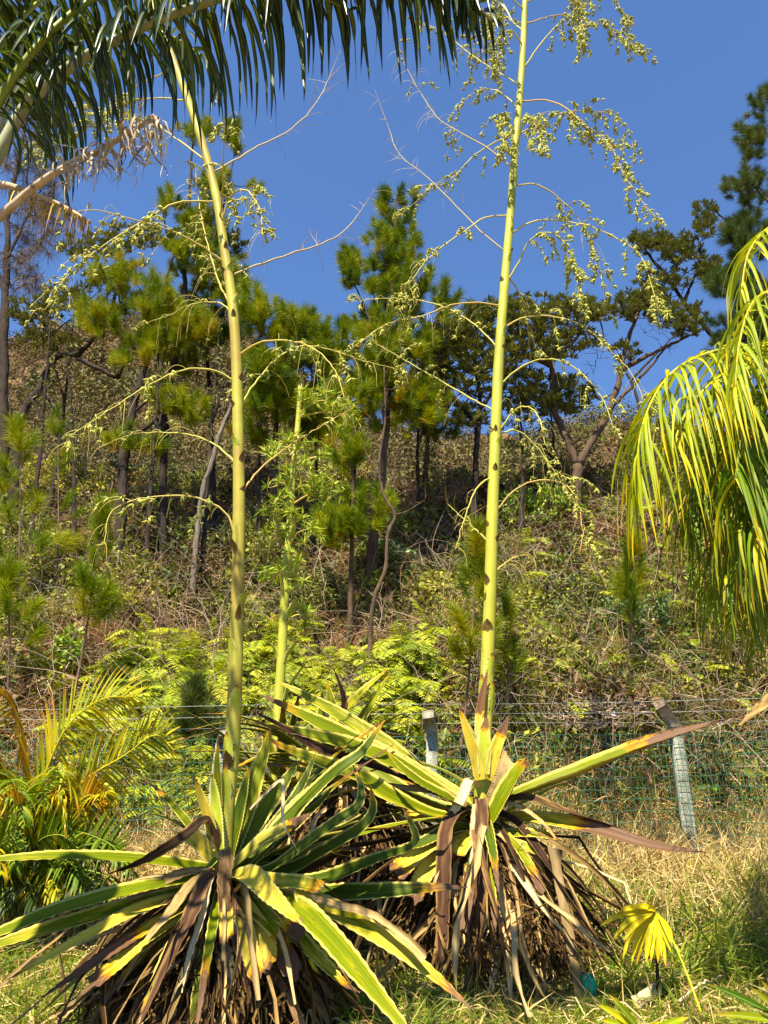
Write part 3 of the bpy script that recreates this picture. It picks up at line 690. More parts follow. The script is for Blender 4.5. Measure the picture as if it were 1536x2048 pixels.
# young pines on the bank
def young_pine(label, px, Y, top, w, n, lean=0, mat='pine_young', nn=130, L=.19, h0=.35):
    b = gpt(px, Y); tp = at(px + lean, top, Y - .2); t = thing('pine_sapling', label, 'pine sapling', b, 'young pines on the bank')
    c = spline([b - [0, 0, .1], b * .6 + tp * .4 + [.04, 0, 0], tp], 16)
    add('trunk', tubes(c, np.linspace(.022, .006, 16)[None], 7), M['bark_pink'], t)
    s = rng.uniform(h0, 1, n); P = np.stack([np.interp(s, np.linspace(0, 1, 16), c[:, j]) for j in range(3)], 1)
    wm = w * mpp(tp); a = rng.uniform(0, 2 * math.pi, n); rr = wm * (1.05 - s) * rng.uniform(.5, 1.1, n) + .02
    T = P + np.stack([np.cos(a) * rr, np.sin(a) * rr, rr * .5], 1); T[0] = tp
    add('twigs', tubes(np.stack([P, (P + T) / 2 - [0, 0, .02], T], 1), .005, 4, False), M['bark_pink'], t, kind='stuff')
    add('crown', tufts(T, nrm(T - P + [0, 0, .25]), nn, L, .003, .25), M[mat], t, sm=False)
young_pine('bright young pine with a leaning thin stem on the left bank above the orange palm', 125, 9.3, 1010, 85, 24, 85, h0=.5)
young_pine('bushy bright green young pine at the left edge of the bank', 30, 11.0, 840, 130, 34, 10, h0=.1, L=.24)
young_pine('low young pine left of the burnt stem on the bank', 10, 9.6, 1130, 110, 18, 5, h0=.15)
young_pine('dark feathery pine sapling beside the base of the left flower stalk', 390, 8.9, 1370, 80, 18, 5, 'pine_blue', h0=.25)
young_pine('young pine with a pinkish stem directly left of the right flower stalk', 912, 9.0, 1060, 90, 34, 45, 'pine', h0=.42)
young_pine('young pine with a thin straight stem on the bank below the lime palm', 1245, 10.0, 1080, 70, 22, 22, 'pine', h0=.5)
young_pine('small young pine between burnt trunks on the left bank', 110, 12.0, 820, 60, 12, 5, h0=.2)
young_pine('small young pine to the right of the right flower stalk', 1010, 9.4, 1180, 50, 12, 0, 'pine', h0=.4)

def sapling(label, px, Y, top, lean, w=45, leafy=300, mat='olive_shrub_leaf', bark='bark_burnt'):
    b = gpt(px, Y); t = thing('thin_tree', label, 'tree', b, 'thin dark-stemmed trees on the bank')
    m1 = at(px + lean * .4 + rng.uniform(-12, 12), (top + 1050) / 2, Y); tp = at(px + lean, top, Y)
    nodes = limbs(t, [([b - [0, 0, .1], m1, tp], .05, .012), ([m1, m1 * .5 + tp * .5 + [rng.uniform(-.5, .5), 0, 0], tp + [rng.uniform(-1, 1), .2, -.6]], .028, .008)], M[bark])
    T = blob_pts([(px + lean, top + 50, w, 70, Y, .5), (px + lean * .6, top + 150, w * 1.2, 70, Y, .6)], 60)
    C, Rr = grow(nodes, T, .007, .0025, .05); add('twigs', tubes(C, Rr, 3, False), M[bark], t, kind='stuff')
    if leafy:
        i = rng.integers(0, 60, leafy); P = C[i, rng.integers(2, 5, leafy)] + rng.normal(0, .06, (leafy, 3))
        add('leaves', leafquads(P, rdir(leafy, -.3), rdir(leafy, .5), rng.uniform(.06, .13, leafy), rng.uniform(.012, .026, leafy)), M[mat], t, sm=False, kind='stuff')
for lb, px, Y, top, ln, lf in (('thin tree leaning right just left of the left stalk', 400, 12.4, 640, 40, 250), ('thin forked tree right of the left stalk', 520, 13.4, 700, 20, 500),
        ('bare thin tree between the two leftmost pines', 150, 13.2, 690, -20, 120), ('thin dark tree behind the cut stalk', 640, 13.6, 700, -20, 500), ('thin leafy tree left of the middle pine trunk', 700, 14.4, 690, 10, 600),
        ('thin leafy tree right of the middle pine trunk', 840, 14.2, 740, 10, 700), ('twiggy thin tree under the crooked pine', 290, 12.2, 720, 30, 150), ('thin tree crossing in front of the burnt pine', 340, 13.6, 560, -30, 200),
        ('bare thin tree at the left edge by the bushy young pine', 60, 13.0, 640, 40, 80), ('thin leafy tree just right of the right stalk', 1040, 14.0, 760, -10, 600),
        ('leaning thin tree by the wispy bare tree', 95, 14.6, 560, 60, 150), ('thin leafy tree below the lime palm top', 1300, 14.0, 800, 20, 700), ('short thin tree on the bank crest left of the forked trunk', 1100, 15.4, 800, 0, 500)):
    sapling(lb, px, Y, top, ln, 45, lf)
# ------------------------------------------------------------------ shrubs
def shrub(name, label, cat, px, py, rx, ry, n, mat, L=.07, W=.02, group=None, twigs=40, Y=None, ry_d=.45, bark='twig', up=.3, hang=False):
    Yh = hit(px, py + ry * .8) if Y is None else Y
    b = gpt(px, Yh); t = thing(name, label, cat, b, group)
    cen = at(px, py, Yh)
    T = blob_pts([(px, py, rx, ry, Yh - .1, ry_d)], twigs)
    C, Rr = grow(spline([b - [0, 0, .05], b * .5 + cen * .5 + rng.normal(0, .05, 3), cen], 8), T, .006, .0025, .1)
    add('stems', tubes(C, Rr, 4, False), M[bark], t, kind='stuff')
    if n:
        i = rng.integers(0, twigs, n); j = rng.uniform(.35, 1, n)
        P = C[i, (j * 4).astype(int)] + rng.normal(0, .045, (n, 3))
        cl = rng.random(twigs)[i] * .6 + rng.random(n) * .4
        D = rdir(n, up if not hang else -1.4); N = rdir(n, .8)
        Ls = L * rng.uniform(.6, 1.2, n)
        add('leaves', leafquads(P, D, N, Ls, Ls * (W / L), cl), M[mat], t, sm=False)
    return t
shrub('shrub', 'dense dark glossy round shrub below the young pine on the right bank', 'shrub', 1270, 1240, 85, 75, 2600, 'glossy_shrub_leaf', .065, .022, twigs=110, ry_d=.6)
shrub('shrub', 'light green leafy shrub at the foot of the forked tree', 'shrub', 1080, 1010, 95, 45, 1900, 'bright_shrub_leaf', .09, .028, twigs=90)
shrub('shrub', 'purplish drooping-leaved sapling right of the slender dead tree', 'shrub', 850, 890, 70, 50, 900, 'purplish_leaf', .13, .022, twigs=60, hang=True)
shrub('shrub', 'dark shrub with hanging leaves left of the slender dead tree', 'shrub', 690, 910, 50, 60, 800, 'olive_shrub_leaf', .13, .024, twigs=50, hang=True)
shrub('shrub', 'small yellow-green shrub on bare soil beside the burnt stem at the left', 'shrub', 245, 1195, 45, 30, 420, 'yellowish_shrub_leaf', .07, .026, twigs=30)
shrub('shrub', 'olive shrub covering the bank behind the short cut stalk', 'shrub', 620, 1180, 90, 60, 1700, 'olive_shrub_leaf', .07, .022, twigs=80)
shrub('shrub', 'bright leafy shrub between the forked tree and the lime palm', 'shrub', 1185, 860, 55, 60, 1200, 'bright_shrub_leaf', .10, .035, twigs=60)
shrub('shrub', 'tall green shrub beneath the bright palm at the right edge', 'shrub', 1430, 1210, 90, 120, 2600, 'bright_shrub_leaf', .07, .022, twigs=100, ry_d=.6)
shrub('shrub', 'leafy olive shrub on the bank between the left stalk and the short cut stalk', 'shrub', 500, 1120, 55, 90, 1300, 'olive_shrub_leaf', .06, .018, twigs=70)
shrub('shrub', 'wide olive shrub with small leaves on top of the bank at the right', 'shrub', 1340, 930, 120, 70, 2400, 'olive_shrub_leaf', .08, .026, twigs=110, ry_d=.8)
for lb, px, py, rx, ry, n_, m_, L_ in (('wide yellow-green thicket at the left end of the bank', 90, 950, 130, 60, 3000, 'yellowish_shrub_leaf', .06), ('dark leafy thicket under the left pines', 330, 960, 90, 55, 2600, 'olive_shrub_leaf', .07),
        ('dark tangled thicket behind the cut stalk', 590, 1040, 110, 60, 2800, 'olive_shrub_leaf', .07), ('brownish leafy thicket between middle pine and right stalk', 880, 990, 90, 60, 2400, 'purplish_leaf', .07),
        ('low olive thicket at the far left on the slope', 160, 870, 110, 40, 2400, 'olive_shrub_leaf', .07), ('bright green thicket on the bank below the crooked sky tree', 1420, 1050, 100, 60, 2400, 'bright_shrub_leaf', .07),
        ('olive thicket on the ridge left of the short cut stalk', 480, 900, 90, 45, 2000, 'olive_shrub_leaf', .08)):
    shrub('thicket', lb, 'shrub', px, py, rx, ry, n_, m_, L_, L_ * .3, None, 130, ry_d=.9)
places = ('at the left edge of the bank', 'on the bank left of the left flower stalk', 'on the bank between the left stalk and the cut stalk', 'on the bank midway between cut stalk and right stalk',
          'on the bank behind the right flower stalk', 'on the bank above the leaning right post', 'on the bank under the lime palm')
for q in range(28):
    k_, ci = q // 4, q % 4; px = 107 + 214 * k_ + rng.uniform(-40, 40) * (k_ != 2); py = rng.uniform(960, 1370)
    if 200 < px < 860 and py > 1230: py -= 240
    col_ = ('olive', 'bright green', 'dark glossy', 'yellowish')[ci]
    shrub('shrub', 'small ' + col_ + ' leafy shrub ' + places[k_], 'shrub', px, py, rng.uniform(25, 60), rng.uniform(22, 50), 520,
          ('olive_shrub_leaf', 'bright_shrub_leaf', 'glossy_shrub_leaf', 'yellowish_shrub_leaf')[ci], rng.uniform(.05, .1), rng.uniform(.014, .028), 'small leafy shrubs scattered over the bank', 36)
shrub('dead_brush', 'rounded ball of grey-brown bare twigs below the forked tree', 'dead shrub', 1070, 905, 70, 45, 0, 'twig', twigs=330, bark='twig_grey')
shrub('dead_brush', 'grey tangle of bare twigs on the bank right of the right stalk', 'dead shrub', 1090, 1180, 70, 55, 0, 'twig', twigs=300, bark='twig_grey')
shrub('dead_brush', 'bare dead twigs heaped against the mesh beside the leaning right post', 'dead shrub', 1200, 1420, 120, 45, 0, 'twig', twigs=380, bark='twig_grey', Y=8.35, ry_d=.3)
def palmate(label, px, py, n=9, L=.2, mat='glossy_shrub_leaf', Y=None):
    Y = hit(px, py + 60) if Y is None else Y
    b = gpt(px, Y); top = at(px, py, Y); t = thing('palmate_plant', label, 'plant', b, 'plants with hand-shaped leaves')
    c = spline([b - [0, 0, .05], b * .5 + top * .5 + [.05, 0, 0], top], 8)
    add('stem', tubes(c, np.linspace(.012, .006, 8)[None], 5), M['twig'], t)
    for i in range(n):
        a = rng.uniform(0, 2 * math.pi); d = np.array([math.cos(a), math.sin(a), rng.uniform(-.1, .6)])
        e = top + d * L * rng.uniform(.6, 1.2); st = spline([top - [0, 0, .1], top * .4 + e * .6 + [0, 0, .03], e], 5)
        k = 7; ang = np.linspace(-1.9, 1.9, k); ax = nrm(d * [1, 1, 0] + [0, -.4, -.2]); sd_ = nrm(np.cross(ax, [0, 0, 1]))
        D = np.cos(ang)[:, None] * ax + np.sin(ang)[:, None] * sd_
        g = blades(np.repeat(e[None], k, 0), D, L * .75 * np.cos(ang * .35), np.full(k, .02), 4, .8, rand_side=False, shape='leaf', m=3, fold=.2)
        add('leaf', merge(g, tubes(st, .003, 4)), M[mat], t)
palmate('plant with hand-shaped leaves at the foot of the crooked left pine', 240, 925, 12, .28)
palmate('hand-leaved seedling on open soil right of the right flower stalk', 1130, 1120, 8, .2)
palmate('lower hand-leaved seedling beside the grey twig tangle', 1160, 1165, 8, .2)
palmate('yellow-green hand-leaved seedling in the mesh right of the leaning post', 1418, 1575, 5, .09, 'bright_shrub_leaf', 7.95)
def flower_plant(name, label, px, py, pet, n, L, leaves=True):
    Y = hit(px, py + 25) if py < 1400 else 8.2
    b = gpt(px, Y); top = at(px, py, Y - .1); t = thing(name, label, 'flower', b)
    add('stem', tubes(spline([b, (b + top) / 2, top], 5), .005, 4), M['twig'], t)
    if leaves:
        m = 60; P = np.repeat(((b + top * 2) / 3)[None], m, 0) + rng.normal(0, .05, (m, 3)); add('leaves', leafquads(P, rdir(m, .5), rdir(m, .8), np.full(m, .14), np.full(m, .025)), M['glossy_shrub_leaf'], t)
    for i in range(n):
        c = top + rng.normal(0, .05, 3) * (n > 1); k = 7
        add('flower_head', leafquads(np.repeat(c[None], k, 0), rdir(k, .4), rdir(k, .6), np.full(k, L), np.full(k, L * .28)), M[pet], t)
flower_plant('orange_flower', 'plant with upright orange flower heads on the bank right of the short cut stalk', 652, 1192, 'orange_petal', 4, .09)
flower_plant('violet_flower', 'small violet flower in the undergrowth right of the right flower stalk', 1107, 1263, 'violet_petal', 1, .06, False)
flower_plant('pale_flower', 'single pale lilac flower among the dead twigs behind the mesh', 1226, 1430, 'pale_petal', 1, .05, False)

# ------------------------------------------------------------------ stuff: undergrowth, ferns, grass
def bank_points(n, y0=8.4, y1=17.0, wide=.66):
    y = rng.uniform(y0, y1, n); x = rng.uniform(-1, 1, n) * wide * y
    return np.stack([x, y, ground_z(x, y)], 1)
def clumps(n, per, y0, y1, L, r, hgt, spread=.66, seed_fn=None):
    c = bank_points(n, y0, y1, spread)
    if y0 < 12:
        far_ = (c[:, 0] > -4.6) & (c[:, 0] < .9) & (c[:, 1] < 11.6) & (rng.random(n) < .72)
        c = c[~far_]; n = len(c)
    rr = rng.uniform(.5, 1.3, n) * r
    i = np.repeat(np.arange(n), per); m = len(i)
    u = nrm(rng.normal(0, 1, (m, 3))) * rng.random((m, 1)) ** .33
    P = c[i] + u * np.stack([rr[i], rr[i], rr[i] * hgt], 1) + np.stack([np.zeros(m), np.zeros(m), rr[i] * hgt * .6], 1)
    rb = rng.random(n); r_ = np.clip(rb[i] * .8 + rng.random(m) * .2, 0, 1)
    Ls = L * rng.uniform(.6, 1.3, n)[i] * rng.uniform(.7, 1.2, m)
    return leafquads(P, rdir(m, .2), rdir(m, .7), Ls, Ls * rng.uniform(.15, .38, n)[i], r_)
add('bank_undergrowth', merge(clumps(1500, 100, 8.5, 18.5, .07, .24, 1.2), clumps(420, 420, 9.2, 18.5, .085, .42, 1.1), clumps(700, 60, 8.5, 18, .15, .25, 1.6)), M['under'], sm=False, kind='stuff')['category'] = 'undergrowth'
bpy.data.objects['bank_undergrowth']['label'] = 'mixed green and brown leafy undergrowth covering the steep bank'
n = 70000; P = bank_points(n, 8.3, 18.0); P[:, 2] += rng.uniform(0, .22, n)
cl = .5 + .5 * np.sin(P[:, 0] * 1.3 + 1.7 * np.sin(P[:, 1] * .9)) * np.cos(P[:, 1] * 1.1 + P[:, 0] * .6)
g = blades(P, rdir(n, .9), rng.uniform(.15, .5, n), rng.uniform(.003, .007, n), 4, rng.uniform(.4, 2.4, n), wob=.5, rnd=np.clip(cl * .6 + rng.random(n) * .5 - .05, 0, 1), shape='strap')
setp(add('dry_bank_grass', g, M['straw_brown'], sm=False), 'brown dead grass and straw tangled over the soil of the bank', 'dry grass', kind='stuff')
n = 8200; P = bank_points(n, 8.4, 18); P[:, 2] += rng.uniform(0, .6, n)
C = curve_lines(P, rdir(n, .8), rng.uniform(.3, 1.3, n), 6, rng.uniform(-.2, 1.8, n), .6)
setp(add('brushwood', tubes(C, np.linspace(.005, .0016, 6)[None] * rng.uniform(.6, 1.3, (n, 1)), 3, False), M['twig_grey'], sm=False), 'thin dead grey-brown twigs all through the bank undergrowth', 'brushwood', kind='stuff')
# tall green weeds along the fence and bank foot
n = 17000; P = bank_points(n, 8.2, 12.5); keep = rng.random(n) < (.35 + .65 * smooth(P[:, 0], -1, 2)); P = P[keep]; n = len(P)
g = blades(P, rdir(n, 1.7), rng.uniform(.25, .9, n), rng.uniform(.003, .009, n), 5, rng.uniform(.2, 1.8, n), shape='grass')
setp(add('weeds', g, M['grass'], sm=False), 'tall green weeds and grasses behind the mesh fence', 'weeds', kind='stuff')
def ferns():
    c = []
    while len(c) < 1350:
        px, py = rng.uniform(150, 860), rng.uniform(1255, 1640)
        edge = 1262 + 60 * abs(math.sin(px * .011)) + (60 if px < 260 else 0) + (90 if px < 190 else 0)
        if py < edge or (py > 1500 and rng.random() < .75): continue
        Y = hit(px, py + 18)
        if Y < 8.2: continue
        c.append(at(px, py + 18, Y))
    for _ in range(120):
        px, py = rng.uniform(1000, 1500), rng.uniform(1000, 1450); Y = hit(px, py)
        if Y > 8.2: c.append(at(px, py, Y))
    c = np.array(c); n = len(c)
    c[:, 2] += rng.uniform(.0, .38, n)
    L = rng.uniform(.35, .75, n); k = 12
    D = rdir(n, .9) + np.array([0, -.9, 0]); C = curve_lines(c, D, L, k, 1.7)
    S = side_of(C)[:, 0]; T = nrm(np.gradient(C, axis=1)); rb = np.clip(rng.normal(.5, .25, n), 0, 1)
    gs = [tubes(C, .0025, 3, False, rnd=rb)]
    for j in range(1, k):
        for h in (0, .5):
            Pj = C[:, j] * (1 - h) + C[:, j - 1] * h
            f = math.sin(math.pi * min(1, (j - h) / k * .9 + .12)) * (1 if j > 2 else .6)
            for s in (-1, 1):
                d = S * s + T[:, j] * .35 + np.array([0, 0, -.25]) + rng.normal(0, .12, (n, 3))
                gs.append(leafquads(Pj, d, np.cross(S * s, T[:, j]) * s + rng.normal(0, .2, (n, 3)), L * .27 * f, np.full(n, .011), np.clip(rb + rng.normal(0, .1, n), 0, 1)))
    setp(add('fern_patch', merge(*gs), M['fern'], sm=False), 'bright yellow-green ferns covering the bank foot behind the left and middle plants', 'ferns', kind='stuff')
ferns()
# straw along the fence and the lower ground
def inview_ground(n, y0, y1, wide=.6):
    y = rng.uniform(y0, y1, n); x = rng.uniform(-1, 1, n) * wide * y
    return np.stack([x, y, ground_z(x, y)], 1)
n = 52000; P = inview_ground(n, 5.6, 8.9)
keep = rng.random(n) < .25 + .75 * smooth(P[:, 1], 5.6, 6.8); P = P[keep]; n = len(P)
lay = rng.random(n) < .7
D = rdir(n); D[:, 2] = np.where(lay, rng.uniform(0, .5, n), rng.uniform(.8, 2.5, n))
g = blades(P + np.array([0, 0, .03]), D, rng.uniform(.15, .48, n), rng.uniform(.0022, .0055, n), 4, rng.uniform(.2, 1.6, n), wob=.35, shape='strap')
setp(add('straw', g, M['straw'], sm=False), 'pale dry straw lying and standing along the fence', 'dry grass', kind='stuff')
n = 9000; P = inview_ground(n, 3.2, 6.0)
D = rdir(n); D[:, 2] = np.abs(D[:, 2]) * .5
g = blades(P + np.array([0, 0, .02]), D, rng.uniform(.08, .3, n), rng.uniform(.002, .005, n), 3, .8, wob=.4, shape='strap')
setp(add('dry_litter', g, M['straw'], sm=False), 'scattered dry straw and clippings among the front grass', 'litter', kind='stuff')
def tuft_grass(n, y0, y1, xf, L0, L1, w, mat, name, label, dens):
    P = inview_ground(n, y0, y1); keep = rng.random(n) < dens(P[:, 0], P[:, 1]); P = P[keep]
    n = len(P); cl = .5 + .5 * np.sin(P[:, 0] * 4 + 2 * np.sin(P[:, 1] * 3))
    g = blades(P, rdir(n, 1.3), rng.uniform(L0, L1, n) * (.6 + .5 * cl), rng.uniform(w * .6, w * 1.3, n), 5, rng.uniform(.4, 2.2, n), rnd=np.clip(rng.normal(.45, .22, n), 0, 1), shape='grass', m=2)
    setp(add(name, g, M[mat], sm=False), label, 'grass', kind='stuff')
nz = lambda x, y: .5 + .5 * np.sin(x * 2.1 + 1.3 * np.sin(y * 2.7)) * np.cos(y * 3.1 + x)
tuft_grass(42000, 3.0, 6.4, .6, .07, .24, .0034, 'grass', 'grass', 'green grass growing round the foot of the plants', lambda x, y: np.clip(.25 + .8 * nz(x, y) + .7 * (x < -1.2) + .9 * ((x > -.6) & (x < 1.4) & (y < 5.4)), 0, 1) * np.where(y > 5.6, .5, 1))
tuft_grass(16000, 5.0, 7.2, .6, .2, .5, .006, 'grass', 'tall_grass', 'taller broad-bladed green grass tufts below the leaning right post', lambda x, y: np.where((x > 1.2) & (nz(x * 1.3, y) > .3), .95, .06))
# dotted scrub on the far hillside
g = merge(clumps(5200, 60, 19, 69, .17, .6, .8, .7), clumps(520, 300, 18, 34, .13, .85, 1.2, .7), clumps(420, 220, 34, 69, .3, 1.3, 1.1, .7))
setp(add('hillside_scrub', g, leafmat('hill_scrub', [(0, (.05, .03, .018)), (.45, (.15, .095, .045)), (.72, (.06, .06, .018)), (.88, (.15, .13, .035)), (1, (.30, .20, .10))], .8, .1), sm=False), 'low dry scrub dotted over the far brown hillside', 'scrub', kind='stuff')

# ------------------------------------------------------------------ agave plants (tall variegated rosettes in flower)
def agave_leaf(t, path, w, yel=.25, tip=.93, mat='agave', fold=.45, cut=False, roll=0.0, name='leaf', twist=0.0, k=46, label=None, wob=0.0, base=.7, m=7, nref=None):
    """path: list of (px, py, Y); w: greatest width in photo pixels"""
    P = np.array([at(*p) for p in path]) if len(path[0]) == 3 and not isinstance(path, np.ndarray) else np.asarray(path)
    c = spline(P, k)
    L = np.linalg.norm(np.diff(c, axis=0), axis=1).sum()
    if wob:
        ph = rng.uniform(0, 6, 3); s = np.linspace(0, 1, k)
        for j in range(3): c[:, j] += wob * np.sin(s * 7 + ph[j]) * s * .5
    wm = w * mpp(c[k // 3]) * (.5 if name != 'leaf' else .56) if w > 1 else w
    v = np.linspace(0, 1, k)
    pr = np.interp(v, [0, .12, .4, .7, .9, 1], [base, base + .08, 1, .74, .32, .015]) if not cut else np.interp(v, [0, .15, .6, 1], [base, .85, 1, .92])
    W = wm * pr
    tz = (np.arange(k) % 2) * min(.0045, wm * .16)
    N0 = np.array([-.1, -.75, .65]) if nref is None else np.array(nref, float)
    T = nrm(np.gradient(c, axis=0)); S = nrm(np.cross(T, np.broadcast_to(N0, T.shape)))
    a = roll + twist * v + (0.35 * np.sin(v * 5 + rng.uniform(0, 6)) if wob else .12 * np.sin(v * 4 + rng.uniform(0, 6)))
    N = np.cross(S, T); S = S * np.cos(a)[:, None] + N * np.sin(a)[:, None]; N = np.cross(S, T)
    u = np.linspace(-1, 1, m)
    fd = fold * np.interp(v, [0, .2, .8, 1], [1.3, 1.0, .9, .4])
    Wu = W[:, None] * u[None]; Wu[:, 0] -= tz; Wu[:, -1] += tz
    rip = 1 + (.10 * np.sin(v * 34 + rng.uniform(0, 6)) * (1 if wob else .4))
    V = c[:, None] + S[:, None] * Wu[..., None] + N[:, None] * ((W * fd * rip)[:, None] * (np.abs(u) ** 1.5)[None])[..., None]
    if cut:
        V[-1] += T[-1] * (rng.uniform(-.5, .5, (m, 1)) * wm * 1.4)
    th = .006 if name == 'leaf' else .003                      # leaves are thick at the base
    n2 = V.shape[0] * m
    V2 = V - N[:, None] * (th * np.interp(v, [0, .5, 1], [2.2, 1, .3])[:, None] * np.interp(np.abs(u), [0, 1], [1, .1])[None])[..., None]
    A = np.zeros((k, m, 4)); A[..., 0] = (u + 1) / 2; A[..., 1] = v[:, None]; A[..., 2] = yel; A[..., 3] = tip
    i = np.arange(k - 1)[:, None] * m + np.arange(m - 1)[None]
    q = np.stack([i, i + 1, i + m + 1, i + m], -1).reshape(-1, 4)
    r0 = np.arange(k - 1) * m; r1 = r0 + m - 1
    e1 = np.stack([r0, r0 + m, r0 + m + n2, r0 + n2], -1); e2 = np.stack([r1, r1 + n2, r1 + m + n2, r1 + m], -1)
    g = (np.vstack([V.reshape(-1, 3), V2.reshape(-1, 3)]), [np.vstack([q, q[:, ::-1] + n2, e1, e2])], np.vstack([A.reshape(-1, 4)] * 2))
    return add(name, g, M[mat], t, org=Vector(c[0]), label=label)
def procedural_leaves(t, crown, n, L0, L1, elev0, elev1, az=(0, 6.28), w=(.035, .05), mats=('agave',), droop=(.2, .8)):
    for i in range(n):
        a = rng.uniform(*az); e = R(rng.uniform(elev0, elev1)); L = rng.uniform(L0, L1)
        d = np.array([math.cos(a) * math.cos(e), math.sin(a) * math.cos(e), math.sin(e)])
        p0 = crown + np.array([math.cos(a), math.sin(a), 0]) * .06 + [0, 0, rng.uniform(-.12, .1)]
        C = curve_lines(p0[None], d[None], np.array([L]), 6, rng.uniform(*droop))[0]
        agave_leaf(t, C, rng.uniform(*w), rng.uniform(.05, .5), rng.uniform(.7, 1.0), mats[rng.integers(len(mats))], rng.uniform(.3, .6), cut=rng.random() < .12, roll=rng.uniform(-.3, .3), nref=(0, -.2, 1), k=30, m=5)
def skirt(t, crown, ground, n, rad, L=(.6, 1.05), cols=('dead', 'dead', 'dead', 'dead_pale', 'dead_purple')):
    """dead leaves hanging from the crown to the ground, each one a part"""
    for i in range(n):
        a = rng.uniform(0, 2 * math.pi) if rng.random() < .35 else rng.uniform(math.pi, 2 * math.pi)
        e = R(rng.uniform(-62, 10)); Ln = rng.uniform(*L) * rad * (1.15 if e > -.3 else 1)
        d = np.array([math.cos(a) * math.cos(e), math.sin(a) * math.cos(e), math.sin(e)])
        p0 = crown + np.array([math.cos(a), math.sin(a), 0]) * rng.uniform(.05, .13) + [0, 0, rng.uniform(-.42, .02)]
        C = np.zeros((1, 12, 3)); C[0, 0] = p0; dd = d.copy(); dr = rng.uniform(.5, 2.6); kink = rng.integers(2, 11) if rng.random() < .5 else 99
        for q in range(1, 12):
            dd = dd + np.array([0, 0, -dr / 11]) + rng.normal(0, .10, 3)
            if q == kink: dd = dd * .4 + np.array([rng.normal(0, .35), rng.normal(0, .3), -rng.uniform(.3, 1.2)])
            dd = nrm(dd); C[0, q] = C[0, q - 1] + dd * Ln / 11
        gz = ground_z(C[0, :, 0], C[0, :, 1]) + .015
        C[0, :, 2] = np.maximum(C[0, :, 2], gz + rng.uniform(0, .02))
        S = side_of(C); T = nrm(np.gradient(C, axis=1)); N = np.cross(S, T)
        aa = (rng.uniform(-.9, .9) + rng.uniform(-3, 3) * np.linspace(0, 1, 12))[None, :, None]
        S = S * np.cos(aa) + N * np.sin(aa)
        v = np.linspace(0, 1, 12); hw = rng.uniform(.008, .030)
        pr = np.interp(v, [0, .3, .8, 1], [.9, 1, .7, .05 if rng.random() < .4 else .75]) * (1 + .3 * rng.normal(0, 1, 12) * v)
        g = strips(C, S, (hw * np.abs(pr))[None], rng.uniform(.3, 1.0), 5, rnd=np.array([rng.random()]))
        add('dead_leaf', g, M[cols[rng.integers(len(cols))]], t, org=Vector(p0))
def thatch(t, crown, rad, n=2600):
    gz = float(ground_z(crown[0], crown[1])); h = crown[2] - gz
    f = rng.random(n) ** .8; a = rng.uniform(0, 2 * math.pi, n); rr_ = rad * (.12 + .75 * f) * rng.uniform(.5, 1, n)
    P = np.stack([crown[0] + np.cos(a) * rr_, crown[1] + np.sin(a) * rr_, crown[2] - .08 - f * (h - .1) * rng.uniform(.7, 1, n)], 1)
    D = np.stack([np.cos(a), np.sin(a), np.full(n, -1.6)], 1) + rng.normal(0, .8, (n, 3))
    g = blades(P, D, rng.uniform(.10, .36, n), rng.uniform(.003, .011, n), 6, rng.uniform(.2, 2.5, n), wob=.9, shape='strap', m=3, fold=.6, rnd=rng.random(n) * .62)
    add('dead_leaf_litter', g, M['dead'], t, sm=False, kind='stuff')
def caudex(t, crown, r):
    b = np.array([crown[0], crown[1], float(ground_z(crown[0], crown[1])) - .1])
    n = 14; c = spline([b, b * .5 + crown * .5, crown + [0, 0, .02]], n)
    add('trunk', tubes(c, (r * np.interp(np.linspace(0, 1, n), [0, .4, 1], [.9, 1.1, .7]) * (1 + .06 * rng.normal(0, 1, n)))[None], 14), M['dead'], t)
def stalk(t, pl, Y, r, blem=0.0, top_cut=False):
    P = np.array([at(x, y, Y + dy) for x, y, dy in pl]); n = 90
    c = spline(P, n); rr = np.interp(np.linspace(0, 1, n), np.linspace(0, 1, len(r)), r)
    rr = rr * (1 + .05 * ((np.arange(n) * 7) % 19 < 2))
    g = tubes(c, rr[None], 20, rnd=np.array([blem])); add('flower_stalk', g, M['stalk'], t, org=Vector(c[0]))
    return c, rr
def bract(t, c, i, rr, side, L=.09, mat='bract', w=.55, out=.3):
    """pointed bract hugging the stalk at centre-line sample i; side: angle round the stalk"""
    i = int(min(max(i, 1), len(c) - 3)); T = nrm(c[i + 1] - c[i - 1]); X = nrm(np.cross(T, [0, 1, 0])); B = np.cross(T, X)
    o = X * math.cos(side) - B * math.sin(side)
    p = c[i] + o * rr[i] * 1.02
    path = np.array([p - o * rr[i] * .06, p + T * L * .45 + o * L * out * .25, p + T * L + o * L * out])
    agave_leaf(t, path, rr[i] * w, .4, .92, mat, -.5, name='bract', k=12, m=5, nref=o)
